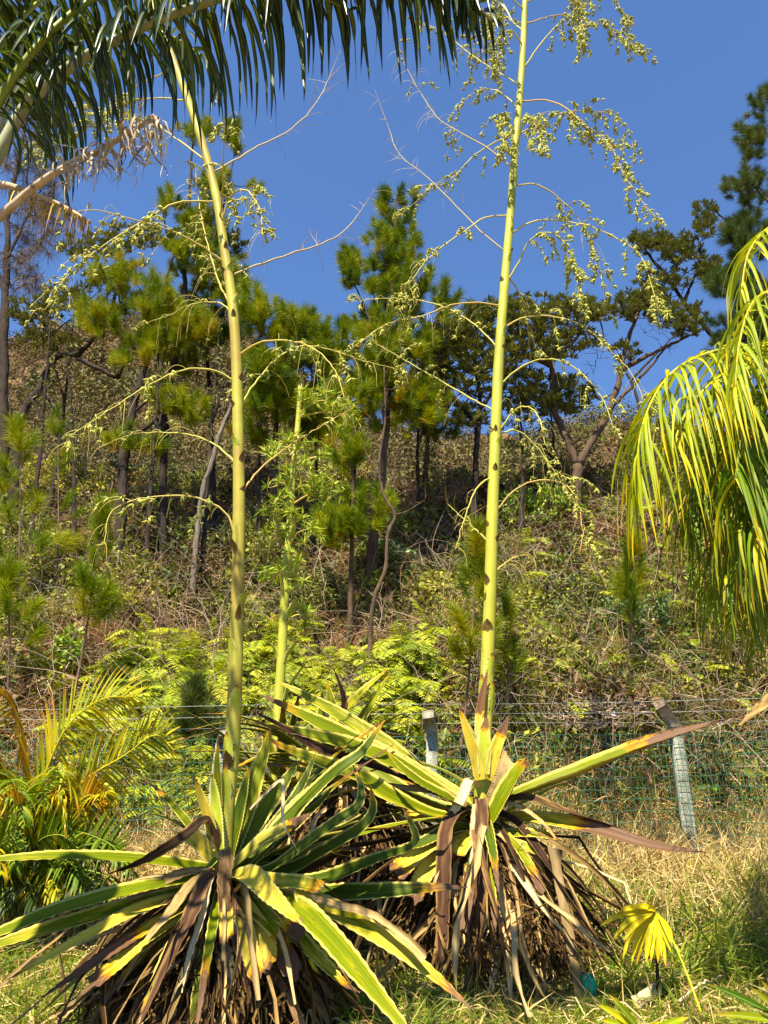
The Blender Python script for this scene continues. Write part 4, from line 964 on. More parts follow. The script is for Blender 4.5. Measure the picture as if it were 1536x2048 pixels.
# bulbil meshes
def spindle(L, r, bend=.2):
    z = np.array([0, .12, .38, .62, .82, 1.0]); rr = np.array([.25, .9, 1.0, .55, .2, .03]) * r
    c = np.stack([bend * L * z ** 2, np.zeros(6), -z * L], 1)
    return tubes(c, rr[None], 6, False, rnd=np.array([rng.random()]))
def rotm(axis, a):
    from mathutils import Matrix
    return np.array(Matrix.Rotation(a, 3, Vector(axis)))
BUL = []
for q in range(5):
    gs = []
    for j in range(2 + q % 3):
        g = spindle(rng.uniform(.032, .050), rng.uniform(.0065, .0095), rng.uniform(-.3, .5))
        Rm = rotm((rng.normal(), rng.normal(), 0.01), rng.uniform(.2, 1.3)) @ rotm((0, 0, 1), rng.uniform(0, 6))
        gs.append((g[0] @ Rm.T + rng.normal(0, .003, 3), g[1], g[2]))
    BUL.append(merge(*gs))
BUL_ME = [make_mesh('bulbil', b[0], b[1], M['bulbil'], b[2]) for b in BUL]
def scales(t, c, rr, zs, mat='bract'):
    for z in zs:
        i = int(np.abs(c[:, 2] - z).argmin()); bract(t, c, i, rr, -1.57 + rng.normal(0, .8), rng.uniform(.04, .13), 'bract_green' if rng.random() < .4 else mat, rng.uniform(.35, .9), rng.uniform(.05, .6))
def panicle(t, c, rr, Y, branches, cap=300, dens=1.0):
    """side branches of a flower stalk: thing > branch > bulbil"""
    allP = []; objs = []
    for bi, (path, dY, bul, bare) in enumerate(branches):
        n = len(path)
        P = np.array([at(p[0], p[1], Y + dY * (i / (n - 1)) ** 1.1) for i, p in enumerate(path)])
        j0 = int(np.abs(c[:, 2] - P[0][2]).argmin()); P[0] = c[j0] * .75 + P[0] * .25
        k = 30; cc = spline(P, k); cc[1:] += rng.normal(0, .0025, (k - 1, 3))
        r_ = np.linspace(.0082, .0020, k) * (1 + .12 * (np.arange(k) % 5 == 0))
        gs = [tubes(cc, r_[None], 6)]
        L = np.linalg.norm(np.diff(cc, axis=0), axis=1).sum()
        # side branchlets
        nb = int(L * 17 * (1 if bul else .55)); s0 = .22 if bul else .3
        ss = np.sort(rng.uniform(s0, 1, nb)); pos = np.stack([np.interp(ss, np.linspace(0, 1, k), cc[:, j]) for j in range(3)], 1)
        T = nrm(np.gradient(cc, axis=0)); Tn = T[(ss * (k - 1)).astype(int)]
        sd_ = rdir(nb); sd_ = nrm(sd_ - Tn * (sd_ * Tn).sum(1, keepdims=True))
        D = sd_ + Tn * .5 + np.array([0, 0, .25 if bul < 1 else 0])
        Lb = rng.uniform(.06, .36, nb) * (1.25 - .5 * ss)
        BC = curve_lines(pos, D, Lb, 7, 2.6 if bul else .5, .25)
        gs.append(tubes(BC, np.linspace(.0022, .0012, 7)[None], 3, False))
        br = add('branch', merge(*gs), M['branch_bare' if bare else 'branch'], t, org=Vector(cc[0]))
        # bulbils
        pp = []
        if bul:
            for q in range(nb):
                if rng.random() > bul * 1.2: continue
                m = max(2, int(Lb[q] / .026 * dens)); f = np.sort(rng.uniform(.15, 1, m))
                pp.append(np.stack([np.interp(f, np.linspace(0, 1, 7), BC[q, :, j]) for j in range(3)], 1) + rng.normal(0, .004, (m, 3)))
            m = int(L * 9 * bul); f = rng.uniform(.3, 1, m)
            pp.append(np.stack([np.interp(f, np.linspace(0, 1, k), cc[:, j]) for j in range(3)], 1) + rng.normal(0, .008, (m, 3)))
        for P_ in pp:
            for p in P_: allP.append((p, br))
    # largest (nearest) ones in view become objects, the rest one joined part
    def score(p):
        d = p[1] * ct + (p[2] - CAMZ) * st_; y = 1024 - FPX * ((p[2] - CAMZ) * ct - p[1] * st_) / d
        return d + (100 if y < -10 else 0)
    order = sorted(range(len(allP)), key=lambda i: score(allP[i][0]))
    rest = []
    for q, i in enumerate(order):
        p, br = allP[i]; v = int(rng.integers(5)); ang = (rng.normal(0, .5), rng.normal(0, .5), rng.uniform(0, 6.28)); sc = rng.uniform(.8, 1.25)
        if q < cap:
            o = bpy.data.objects.new('bulbil', BUL_ME[v]); link(o, p, br); o.rotation_euler = ang; o.scale = (sc,) * 3
        else:
            from mathutils import Euler
            Rm = np.array(Euler(ang).to_matrix()) * sc; b = BUL[v]; rest.append((b[0] @ Rm.T + p, b[1], b[2]))
    if rest: add('bulbils', merge(*rest), M['bulbil'], t, kind='stuff')
    print('bulbils', len(allP))

# ---- left plant
YLp = 4.6
cl_ = at(447, 1745, YLp)
left = thing('agave_plant', 'variegated agave-like plant at lower left whose tall stalk curves to the left', 'agave', (cl_[0], cl_[1], float(ground_z(cl_[0], cl_[1]))))
caudex(left, cl_, .12)
c, rr = stalk(left, [(446, 1760, 0), (448, 1690, 0), (454, 1600, 0), (464, 1500, 0), (469, 1400, 0), (472, 1300, 0), (475, 1200, 0), (478, 1000, 0), (475, 800, 0), (472, 700, 0), (464, 600, 0), (449, 500, 0), (434, 400, 0), (409, 300, 0), (376, 200, 0), (339, 100, 0), (300, 0, 0), (262, -90, 0), (200, -230, .1)], YLp,
              [.048, .045, .043, .040, .040, .038, .038, .036, .035, .034, .033, .032, .030, .028, .026, .023, .020, .016], .8)
for q, (y_, a_, L_) in enumerate(((1640, -1.5, .26), (1540, -1.2, .22), (1440, -1.9, .16), (1300, -1.0, .13), (1245, -1.9, .1), (1115, -1.2, .1), (945, -2.2, .08), (820, -.8, .07), (760, -2.4, .06), (650, -1.7, .06), (560, -.7, .06), (515, -2, .06))):
    i = int(np.abs(c[:, 2] - at(470, y_, YLp)[2]).argmin()); bract(left, c, i, rr, a_, L_, 'bract_green' if q < 4 else 'bract', .8 if q < 4 else .45, .15 if q < 4 else .5)
b_ = lambda path, dY=0, bul=1.0, bare=0: (path, dY, bul, bare)
panicle(left, c, rr, YLp, [
    b_([(470, 560), (500, 535), (560, 515), (620, 495), (670, 475), (700, 450), (730, 410), (748, 375)], .2, 0, 1),
    b_([(440, 350), (470, 320), (520, 290), (580, 260), (630, 210), (660, 150), (680, 100)], .2, 0, 1),
    b_([(440, 520), (400, 490), (340, 460), (270, 440), (190, 420), (120, 430)], -.6, .5),
    b_([(420, 410), (380, 402), (340, 410), (290, 440), (240, 470), (170, 520), (120, 570), (90, 620)], -.5, .9),
    b_([(405, 325), (370, 290), (310, 250), (240, 225), (170, 210), (100, 197)], .3, .8),
    b_([(375, 205), (330, 197), (270, 200), (200, 230), (130, 260), (60, 300)], .5, 1),
    b_([(350, 140), (280, 170), (180, 250), (100, 290), (40, 330)], .8, 1),
    b_([(470, 655), (460, 620), (430, 605), (380, 610), (340, 630), (280, 650)], .4, .08),
    b_([(462, 762), (440, 745), (400, 737), (350, 745), (280, 780), (220, 820), (150, 865), (120, 900)], -.4, .35),
    b_([(475, 945), (450, 905), (400, 875), (330, 865), (260, 870), (200, 895)], .5, .08),
    b_([(475, 1110), (460, 1040), (430, 1010), (380, 993), (310, 993), (240, 1010), (215, 1040), (210, 1090)], -.3, .18),
    b_([(483, 705), (520, 685), (580, 682), (630, 700), (670, 740), (690, 800)], -.4, .3),
    b_([(482, 825), (500, 780), (550, 720), (600, 692), (660, 700), (740, 725), (800, 740)], .3, .25),
    b_([(490, 990), (510, 950), (560, 905), (620, 865), (700, 820)], .3, .12),
    b_([(440, 440), (445, 380), (447, 300), (450, 240)], -.7, .6),
    b_([(446, 470), (455, 400), (490, 380), (520, 420), (525, 480)], -.5, .5),
    b_([(455, 620), (430, 540), (400, 420), (390, 330)], .9, .4),
    b_([(430, 380), (470, 400), (510, 400), (530, 450)], .8, .5)], 300, .55)
scales(left, c, rr, rng.uniform(1.9, 6.5, 8), 'bract')
LL = lambda *a, **k: agave_leaf(left, *a, **k)
LL([(430, 1740, 4.58), (330, 1726, 4.4), (150, 1714, 4.1), (-20, 1720, 3.9), (-90, 1724, 3.8)], 30, .35, 1.1)
LL([(425, 1762, 4.5), (340, 1768, 4.3), (150, 1812, 3.95), (0, 1866, 3.7), (-110, 1908, 3.6)], 40, .3, 1.1)
LL([(425, 1775, 4.5), (330, 1795, 4.3), (150, 1845, 4.0), (0, 1888, 3.8), (-90, 1920, 3.7)], 38, .42, 1.1)
LL([(420, 1785, 4.5), (300, 1812, 4.2), (170, 1875, 3.9), (60, 1935, 3.75), (10, 1962, 3.7)], 28, .85, .98)
LL([(420, 1790, 4.5), (310, 1850, 4.2), (220, 1905, 4.0), (140, 1958, 3.9), (84, 1994, 3.8)], 27, .7, .52)
LL([(425, 1800, 4.5), (320, 1870, 4.2), (240, 1925, 4.0), (192, 1962, 3.9)], 28, .7, .95, cut=True)
LL([(425, 1795, 4.45), (300, 1880, 4.1), (200, 1960, 3.8), (130, 2010, 3.7)], 14, .9, .8)
LL([(460, 1756, 4.45), (497, 1752, 4.2), (545, 1795, 3.95), (585, 1832, 3.85), (617, 1854, 3.8)], 40, .85, .93, fold=.5)
LL([(465, 1752, 4.5), (550, 1765, 4.2), (600, 1768, 4.1), (642, 1778, 4.0)], 30, .6, .96, cut=True)
LL([(598, 1775, 4.1), (606, 1800, 4.05), (628, 1828, 4.0)], 26, .95, .8, cut=True)
LL([(500, 1770, 4.5), (590, 1815, 4.0), (650, 1868, 3.7), (730, 1960, 3.4), (800, 2045, 3.2), (850, 2110, 3.1)], 44, .38, 1.05)
LL([(540, 1765, 4.7), (640, 1808, 4.4), (768, 1880, 4.1), (868, 1952, 3.95), (942, 2016, 3.85)], 36, .55, .92)
LL([(470, 1800, 4.4), (490, 1850, 4.2), (500, 1900, 4.1), (515, 1955, 4.05)], 30, .85, .97, cut=True)
LL([(480, 1800, 4.4), (510, 1850, 4.2), (530, 1890, 4.15), (532, 1932, 4.1)], 38, .8, .97, cut=True)
LL([(490, 1800, 4.4), (530, 1835, 4.2), (565, 1875, 4.15)], 34, .45, .97, cut=True)
LL([(500, 1800, 4.4), (560, 1835, 4.2), (602, 1872, 4.1)], 24, .8, .8, cut=True)
LL([(510, 1830, 4.4), (560, 1895, 4.2), (588, 1950, 4.1)], 36, .5, .7, cut=True)
LL([(450, 1800, 4.35), (452, 1840, 4.25), (455, 1880, 4.2)], 26, .9, .95, cut=True)
LL([(395, 1810, 4.35), (398, 1850, 4.25), (397, 1900, 4.2)], 18, .8, .8)
LL([(520, 1800, 4.5), (600, 1880, 4.3), (680, 1960, 4.2), (720, 1985, 4.2)], 30, .55, .9)
LL([(560, 1800, 4.6), (650, 1900, 4.4), (740, 1975, 4.3)], 24, .3, .95)
LL([(438, 1700, 4.5), (432, 1630, 4.5), (425, 1548, 4.5)], 24, .4, 1.0, mat='bract_green', base=.9)
LL([(434, 1690, 4.5), (410, 1615, 4.45), (386, 1550, 4.4)], 18, .8, .9)
LL([(440, 1620, 4.55), (434, 1540, 4.5), (437, 1478, 4.5)], 14, .1, .9)
LL([(428, 1725, 4.6), (402, 1690, 4.6), (372, 1668, 4.6)], 28, .75, .97, cut=True, nref=(0, -1, .4))
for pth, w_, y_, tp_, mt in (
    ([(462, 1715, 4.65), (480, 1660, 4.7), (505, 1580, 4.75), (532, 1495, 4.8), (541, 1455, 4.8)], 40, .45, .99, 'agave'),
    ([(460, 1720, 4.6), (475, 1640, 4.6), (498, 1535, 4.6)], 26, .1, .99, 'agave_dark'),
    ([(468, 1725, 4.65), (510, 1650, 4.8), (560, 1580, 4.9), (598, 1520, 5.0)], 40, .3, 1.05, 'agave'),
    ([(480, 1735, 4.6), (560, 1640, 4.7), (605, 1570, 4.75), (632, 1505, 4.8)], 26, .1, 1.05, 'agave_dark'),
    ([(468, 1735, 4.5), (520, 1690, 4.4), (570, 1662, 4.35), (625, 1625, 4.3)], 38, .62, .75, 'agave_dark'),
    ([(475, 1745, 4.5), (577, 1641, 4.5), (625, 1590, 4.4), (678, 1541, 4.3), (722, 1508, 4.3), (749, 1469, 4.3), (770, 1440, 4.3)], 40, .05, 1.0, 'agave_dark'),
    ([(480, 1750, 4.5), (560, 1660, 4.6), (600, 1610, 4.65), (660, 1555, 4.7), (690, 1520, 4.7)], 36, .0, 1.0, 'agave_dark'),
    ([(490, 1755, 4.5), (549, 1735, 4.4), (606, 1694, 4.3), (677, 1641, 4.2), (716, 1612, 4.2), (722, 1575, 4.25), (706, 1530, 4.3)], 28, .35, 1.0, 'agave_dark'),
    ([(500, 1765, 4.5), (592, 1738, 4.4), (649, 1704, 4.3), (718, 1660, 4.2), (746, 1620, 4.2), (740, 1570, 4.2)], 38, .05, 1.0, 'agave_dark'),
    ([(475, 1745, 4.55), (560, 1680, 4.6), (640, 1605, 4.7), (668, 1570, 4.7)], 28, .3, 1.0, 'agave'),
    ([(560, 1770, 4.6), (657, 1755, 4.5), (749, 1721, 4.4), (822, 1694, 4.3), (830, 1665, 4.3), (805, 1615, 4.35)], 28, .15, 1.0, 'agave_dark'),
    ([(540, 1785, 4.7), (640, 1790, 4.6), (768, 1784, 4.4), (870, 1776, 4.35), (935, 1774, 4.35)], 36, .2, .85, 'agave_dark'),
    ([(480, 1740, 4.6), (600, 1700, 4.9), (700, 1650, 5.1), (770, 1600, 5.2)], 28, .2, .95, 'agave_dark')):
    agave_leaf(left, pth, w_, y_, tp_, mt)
DL = lambda *a, **k: agave_leaf(left, *a, name='dead_leaf', **{**dict(mat='dead', wob=.02, k=24, m=5), **k})
DL([(440, 1700, 4.5), (418, 1640, 4.45), (370, 1670, 4.35), (290, 1715, 4.25), (222, 1748, 4.2)], 22, .15, twist=1.2)
DL([(450, 1700, 4.42), (452, 1725, 4.38), (448, 1770, 4.33), (452, 1840, 4.28), (440, 1890, 4.25)], 26, .55, mat='dead_purple', base=.9)
DL([(430, 1745, 4.45), (410, 1760, 4.3), (385, 1830, 4.15), (350, 1900, 4.0), (300, 1990, 3.9), (270, 2060, 3.85)], 30, .35, mat='dead_purple')
DL([(435, 1750, 4.45), (418, 1765, 4.3), (405, 1830, 4.2), (385, 1900, 4.1), (365, 1990, 4.0)], 18, .9, mat='dead_pale')
DL([(425, 1745, 4.5), (380, 1770, 4.3), (340, 1830, 4.2), (300, 1880, 4.1), (230, 1980, 4.0)], 20, .7)
DL([(430, 1740, 4.5), (380, 1745, 4.4), (330, 1760, 4.3), (260, 1800, 4.2), (215, 1830, 4.15)], 20, .6)
DL([(455, 1770, 4.4), (470, 1810, 4.3), (478, 1880, 4.2), (490, 1950, 4.15), (500, 2030, 4.1)], 22, .4, mat='dead_purple')
DL([(430, 1800, 4.4), (380, 1880, 4.2), (300, 1940, 4.05), (225, 1982, 4.0)], 24, .45)
DL([(440, 1860, 4.3), (450, 1930, 4.2), (462, 2030, 4.1)], 34, .8, mat='dead_pale')
DL([(500, 1620, 4.3), (560, 1560, 4.2), (565, 1600, 4.15), (570, 1650, 4.1), (600, 1705, 4.1)], 8, .8, mat='dead_pale')
procedural_leaves(left, cl_, 12, 1.1, 1.5, 22, 55, (.1, 1.1), (.024, .034), ('agave_dark', 'agave_dark', 'agave'), (.2, .7))
procedural_leaves(left, cl_, 12, .7, 1.0, -8, 55, (.2, 2.9), (.03, .045), ('agave', 'agave_dark'))
procedural_leaves(left, cl_, 9, .7, 1.0, -35, -12, (3.2, 6.2), (.022, .036), ('agave',), (.4, 1.2))
skirt(left, cl_, 0, 220, 1.05); thatch(left, cl_, .8, 4200)

# ---- right plant
YRp = 5.6
cr_ = at(965, 1640, YRp)
right = thing('agave_plant', 'variegated agave-like plant right of centre with the tallest straight flower stalk', 'agave', (cr_[0], cr_[1], float(ground_z(cr_[0], cr_[1]))))
caudex(right, cr_, .15)
c, rr = stalk(right, [(964, 1660, 0), (964, 1554, 0), (969, 1470, 0), (972, 1400, 0), (976, 1300, 0), (980, 1200, 0), (986, 1000, 0), (992, 850, 0), (999, 700, 0), (1015, 500, 0), (1023, 400, 0), (1030, 300, 0), (1039, 200, 0), (1046, 100, 0), (1050, 0, 0), (1056, -100, 0), (1060, -220, 0)], YRp,
              [.053, .051, .049, .047, .046, .045, .043, .041, .038, .037, .036, .035, .033, .029, .025, .021, .016], .15)
for q, (y_, a_, L_) in enumerate(((1540, -1.55, .34), (1545, -2.6, .42), (1545, -.6, .36), (1450, -1.0, .30), (1445, -2.1, .26), (1375, -1.9, .22), (1190, -.9, .10), (1100, -2.4, .08), (940, -1.6, .07), (1070, -.5, .07), (860, -.6, .06), (690, -2.4, .06), (575, -.8, .06), (500, -2.5, .05), (380, -1.2, .05))):
    i = int(np.abs(c[:, 2] - at(985, y_, YRp)[2]).argmin()); bract(right, c, i, rr, a_, L_, 'bract_green' if q < 6 else 'bract', .95 if q < 6 else .45, .12 if q in (0, 3, 4, 5) else .4)
panicle(right, c, rr, YRp, [
    b_([(1055, 135), (1080, 90), (1120, 45), (1165, 10), (1220, -10), (1250, 40), (1262, 100)], -.2, 1),
    b_([(1052, 45), (1120, 30), (1190, 45), (1260, 75), (1310, 115)], .3, 1),
    b_([(1048, 60), (1000, 30), (960, 60), (945, 110), (940, 160)], .5, 1),
    b_([(1048, 90), (1020, 60), (990, 90), (985, 150)], -.7, 1.2),
    b_([(1050, 20), (1010, -10), (980, 20), (975, 80)], -.6, 1.2),
    b_([(1050, 10), (1100, -20), (1140, 0), (1165, 50), (1170, 90)], -.6, 1.1),
    b_([(1035, 170), (980, 135), (930, 100), (880, 60), (820, 40)], .5, .45),
    b_([(1050, 205), (1090, 200), (1130, 215), (1180, 260), (1220, 290), (1250, 350), (1290, 410), (1315, 440)], -.4, 1),
    b_([(1045, 270), (1090, 240), (1130, 225), (1180, 222), (1230, 232), (1260, 270), (1270, 330)], .3, 1.2),
    b_([(1035, 300), (1050, 240), (1070, 250), (1090, 300)], -.9, 1.3),
    b_([(1032, 310), (1010, 230), (1000, 240), (1010, 300)], -.9, 1.3),
    b_([(1040, 215), (990, 180), (940, 190), (910, 240), (900, 290)], .6, .9),
    b_([(1020, 335), (980, 300), (930, 270), (880, 240), (850, 200), (810, 130), (795, 80)], .2, .12, 1),
    b_([(1030, 265), (990, 285), (950, 310), (900, 360), (850, 390), (800, 430)], .4, .6),
    b_([(1010, 500), (960, 460), (900, 400), (850, 350), (800, 310), (775, 250), (750, 180)], .2, 0, 1),
    b_([(1010, 435), (970, 435), (940, 455), (890, 490), (850, 525), (810, 580), (790, 620)], -.3, .45),
    b_([(1035, 368), (1070, 368), (1110, 390), (1150, 430), (1185, 490), (1205, 560), (1215, 640)], .3, .55),
    b_([(1033, 465), (1060, 445), (1110, 440), (1170, 450), (1230, 475), (1280, 510), (1300, 560), (1320, 630)], -.3, .8),
    b_([(1010, 565), (1040, 520), (1060, 480), (1100, 465), (1140, 500), (1155, 560), (1160, 610)], -.5, 1.3),
    b_([(1020, 545), (1040, 590), (1055, 650), (1060, 720)], .6, .2),
    b_([(1000, 612), (960, 606), (900, 610), (850, 630), (770, 650), (700, 700)], -.3, .28),
    b_([(993, 690), (950, 650), (890, 615), (830, 600), (760, 597), (690, 605)], .4, .35),
    b_([(1015, 655), (1050, 635), (1110, 633), (1170, 655), (1220, 700), (1265, 750), (1290, 810)], -.3, .35),
    b_([(1005, 775), (1040, 735), (1090, 718), (1140, 730), (1185, 770), (1215, 820), (1230, 870)], -.3, .25),
    b_([(980, 830), (930, 790), (870, 755), (800, 715), (740, 680)], .3, .2),
    b_([(1003, 860), (1030, 820), (1060, 815), (1080, 840), (1090, 890)], -.4, .3),
    b_([(1003, 875), (1030, 860), (1070, 890), (1120, 960), (1150, 1010)], .2, .25),
    b_([(997, 1020), (1030, 980), (1080, 960), (1130, 970), (1155, 1010), (1165, 1060), (1160, 1110)], -.3, .25),
    b_([(975, 1085), (930, 1040), (895, 1008)], .2, 0),
    b_([(978, 960), (955, 975), (935, 1020), (910, 1100)], -.3, .18),
    b_([(995, 1155), (1020, 1120), (1050, 1110), (1070, 1125)], 0, .15)], 300, .85)
scales(right, c, rr, rng.uniform(2.6, 8.0, 10), 'bract')
RL = lambda *a, **k: agave_leaf(right, *a, **k)
RL([(985, 1622, 5.6), (1060, 1585, 5.5), (1160, 1548, 5.4), (1270, 1502, 5.25), (1380, 1462, 5.15), (1455, 1438, 5.1)], 42, .42, .66, fold=.75, nref=(-.1, -.5, .85))
RL([(1000, 1640, 5.6), (1080, 1640, 5.4), (1190, 1660, 5.2), (1300, 1692, 5.05), (1412, 1705, 5.0)], 30, .62, .45, fold=.6)
RL([(978, 1655, 5.4), (1010, 1590, 5.35), (1050, 1525, 5.3)], 42, .25, .97, cut=True, roll=.5)
RL([(970, 1640, 5.5), (1000, 1580, 5.45), (1020, 1520, 5.4)], 40, .9, .25, cut=True, roll=-.3, name='dead_leaf', mat='dead')
RL([(935, 1622, 5.6), (850, 1560, 5.5), (715, 1488, 5.4), (592, 1424, 5.3), (518, 1388, 5.25)], 42, .25, .9)
RL([(940, 1625, 5.55), (806, 1540, 5.3), (726, 1502, 5.2), (606, 1467, 5.1), (522, 1449, 5.05)], 46, .05, .95)
RL([(935, 1640, 5.5), (864, 1632, 5.3), (778, 1594, 5.15), (720, 1556, 5.1), (635, 1523, 5.0), (572, 1497, 4.95), (522, 1469, 4.9)], 40, .45, .93)
RL([(930, 1640, 5.5), (820, 1600, 5.4), (700, 1565, 5.3), (595, 1540, 5.2), (520, 1524, 5.15)], 26, .5, .9)
RL([(930, 1600, 5.7), (850, 1552, 5.75), (763, 1486, 5.8), (680, 1432, 5.85), (606, 1389, 5.85), (555, 1362, 5.9)], 34, .45, 1.02)
RL([(935, 1650, 5.5), (870, 1640, 5.35), (812, 1632, 5.3)], 26, .75, .97, cut=True)
RL([(930, 1655, 5.5), (880, 1680, 5.3), (838, 1706, 5.2), (798, 1742, 5.1)], 38, .95, .97, cut=True)
RL([(930, 1660, 5.45), (890, 1690, 5.3), (850, 1750, 5.15), (826, 1804, 5.1)], 34, .95, .9, cut=True)
RL([(945, 1665, 5.4), (925, 1690, 5.3), (913, 1712, 5.25)], 32, .7, .97, cut=True)
RL([(990, 1668, 5.5), (1060, 1668, 5.35), (1112, 1674, 5.3)], 20, .5, .97, cut=True)
RL([(985, 1672, 5.5), (1030, 1690, 5.35), (1085, 1706, 5.3)], 22, .6, .97, cut=True)
RL([(930, 1630, 5.6), (830, 1600, 5.7), (740, 1540, 5.8), (640, 1500, 5.9)], 32, .2, .9)
RL([(960, 1655, 5.5), (900, 1660, 5.3), (836, 1690, 5.2), (770, 1700, 5.1)], 26, .1, 1.0, mat='agave_dark')
RL([(950, 1630, 5.6), (900, 1600, 5.3), (830, 1560, 5.1), (770, 1500, 5.05)], 32, .2, 1.0)
RL([(959, 1560, 5.5), (952, 1525, 5.48), (942, 1490, 5.45), (928, 1444, 5.42), (918, 1410, 5.4)], 19, .95, .9, base=1.0)
RL([(968, 1548, 5.5), (968, 1510, 5.48), (969, 1470, 5.47), (974, 1432, 5.47)], 27, .45, .78, mat='bract_green')
RL([(978, 1560, 5.5), (990, 1510, 5.45), (1002, 1475, 5.42), (1017, 1432, 5.4)], 27, .7, .72)
RL([(958, 1500, 5.52), (958, 1460, 5.52), (962, 1410, 5.52), (975, 1340, 5.5)], 16, .6, .45, mat='bract_green')
DR = lambda *a, **k: agave_leaf(right, *a, name='dead_leaf', **{**dict(mat='dead', wob=.015, k=26, m=5), **k})
DR([(950, 1620, 5.45), (915, 1628, 5.3), (892, 1665, 5.2), (886, 1780, 5.1), (880, 1920, 5.0), (870, 2070, 4.95)], 30, .35, mat='dead_purple', base=.8)
DR([(962, 1598, 5.45), (962, 1640, 5.3), (958, 1720, 5.2), (952, 1850, 5.05), (942, 2080, 4.95)], 31, .42, mat='dead_purple', base=.8)
DR([(952, 1597, 5.45), (950, 1640, 5.32), (945, 1720, 5.25), (930, 1790, 5.2)], 18, .95, mat='dead_pale')
DR([(985, 1760, 5.3), (1000, 1800, 5.2), (995, 1880, 5.1), (975, 2030, 5.0)], 20, .85, mat='dead_pale')
DR([(1000, 1760, 5.3), (1022, 1810, 5.2), (1020, 1880, 5.15), (1005, 1960, 5.1)], 17, .7)
DR([(985, 1620, 5.5), (1040, 1650, 5.4), (1100, 1740, 5.2), (1170, 1850, 5.0), (1258, 1952, 4.85)], 20, .1, mat='dead_purple', twist=1.5)
DR([(990, 1610, 5.5), (1050, 1595, 5.4), (1110, 1615, 5.3), (1180, 1640, 5.2), (1290, 1680, 5.1)], 20, .3, twist=1.0)
DR([(985, 1605, 5.5), (1030, 1610, 5.4), (1075, 1640, 5.3), (1120, 1690, 5.3)], 14, .75)
DR([(955, 1575, 5.5), (940, 1562, 5.4), (925, 1590, 5.35), (905, 1625, 5.3), (882, 1660, 5.3)], 22, 1.0, mat='dead_pale')
DR([(950, 1630, 5.5), (880, 1585, 5.4), (800, 1578, 5.3), (700, 1560, 5.2)], 22, .75)
DR([(760, 1770, 4.7), (757, 1840, 4.3), (752, 1900, 4.25), (745, 2030, 4.2)], 11, .6, mat='dead', twist=2.5)
DR([(920, 1600, 5.6), (760, 1540, 5.3), (640, 1500, 5.1), (560, 1450, 5.05), (500, 1418, 5.0)], 24, .3, mat='dead_purple')
procedural_leaves(right, cr_, 8, .8, 1.1, -5, 45, (.4, 2.9), (.03, .045))
procedural_leaves(right, cr_, 9, .6, .9, -35, -8, (3.1, 5.4), (.022, .036), ('agave', 'agave_dark'), (.4, 1.2))
skirt(right, cr_, 0, 220, 1.1, (.55, 1.1), ('dead', 'dead', 'dead', 'dead_purple', 'dead_purple', 'dead_pale')); thatch(right, cr_, .85, 4200)

# ---- short cut stalk behind
YMp = 6.9
cm_ = at(560, 1575, YMp)
mid = thing('agave_plant', 'smaller agave-like plant behind, its cut-off stalk sprouting leafy green plantlets', 'agave', (cm_[0], cm_[1], float(ground_z(cm_[0], cm_[1]))))
caudex(mid, cm_, .14)
c, rr = stalk(mid, [(553, 1590, 0), (555, 1500, 0), (558, 1400, 0), (564, 1300, 0), (569, 1200, 0), (576, 1100, 0), (580, 1050, 0), (585, 950, 0), (593, 880, 0), (598, 820, 0), (601, 776, 0)], YMp, [.05, .047, .045, .042, .042, .040, .037, .034, .031, .028, .026], .05)
gs = []
for q in range(7):
    a = q * .9; p = c[-1] + np.array([math.cos(a), math.sin(a), 0]) * .018
    gs.append(tubes(np.stack([p - [0, 0, .05], p + [0, 0, rng.uniform(.01, .06)]]), np.array([[.012, .006]]), 5))
add('cut_top', merge(*gs), M['branch_bare'], mid)
for y_, a_, L_ in ((1420, -2.7, .42), (1330, -2.7, .22), (1240, -2.7, .22), (1180, -.4, .18), (1150, -2.6, .2), (1325, -.4, .18), (1450, -.5, .2), (1080, -2.2, .14), (980, -.6, .12), (890, -2.4, .1)):
    i = int(np.abs(c[:, 2] - at(570, y_, YMp)[2]).argmin()); bract(mid, c, i, rr, a_, L_, 'bract_green', .8, .55)
for (px, py, rx, ry, w_) in ((655, 800, 62, 42, 1), (690, 830, 30, 30, .4), (625, 790, 30, 22, .4), (570, 890, 38, 32, .6), (548, 905, 22, 22, .3), (628, 915, 42, 38, .7), (655, 985, 50, 42, .9), (620, 975, 30, 30, .4), (560, 965, 34, 34, .6), (562, 1020, 38, 34, .6), (608, 1060, 44, 32, .7), (548, 1060, 30, 28, .4), (590, 1110, 40, 26, .4), (545, 1150, 26, 26, .3), (596, 1160, 28, 36, .3), (560, 1000, 20, 20, .2), (610, 1230, 22, 40, .2)):
    e = at(px, py, YMp + rng.uniform(-.25, .15)); j = int(np.abs(c[:, 2] - e[2]).argmin()); j = max(2, j - 2)
    m = int(16 * w_) + 3; T = blob_pts([(px, py, rx, ry, YMp - .05, .22)], m)
    cc = spline([c[j], c[j] * .5 + e * .5 + [0, 0, .05], e], 8)
    br = add('branch', tubes(cc, np.linspace(.011, .005, 8)[None], 6), M['branch'], mid, org=Vector(c[j]))
    C, Rr = grow(cc, T, .004, .002, .05); g0 = tubes(C, Rr, 3, False)
    nl = 15; Dn = rdir(m * nl, .45); Pn = np.repeat(T, nl, 0)
    g = blades(Pn, Dn, rng.uniform(.05, .14, m * nl), rng.uniform(.006, .011, m * nl), 4, .5, shape='lance', rnd=np.clip(rng.normal(.5, .25, m * nl), 0, 1))
    o = add('plantlets', g, M['plantlet'], br); o['kind'] = 'stuff'
    add('twigs', g0, M['branch'], br)
ML = lambda *a, **k: agave_leaf(mid, *a, **k)
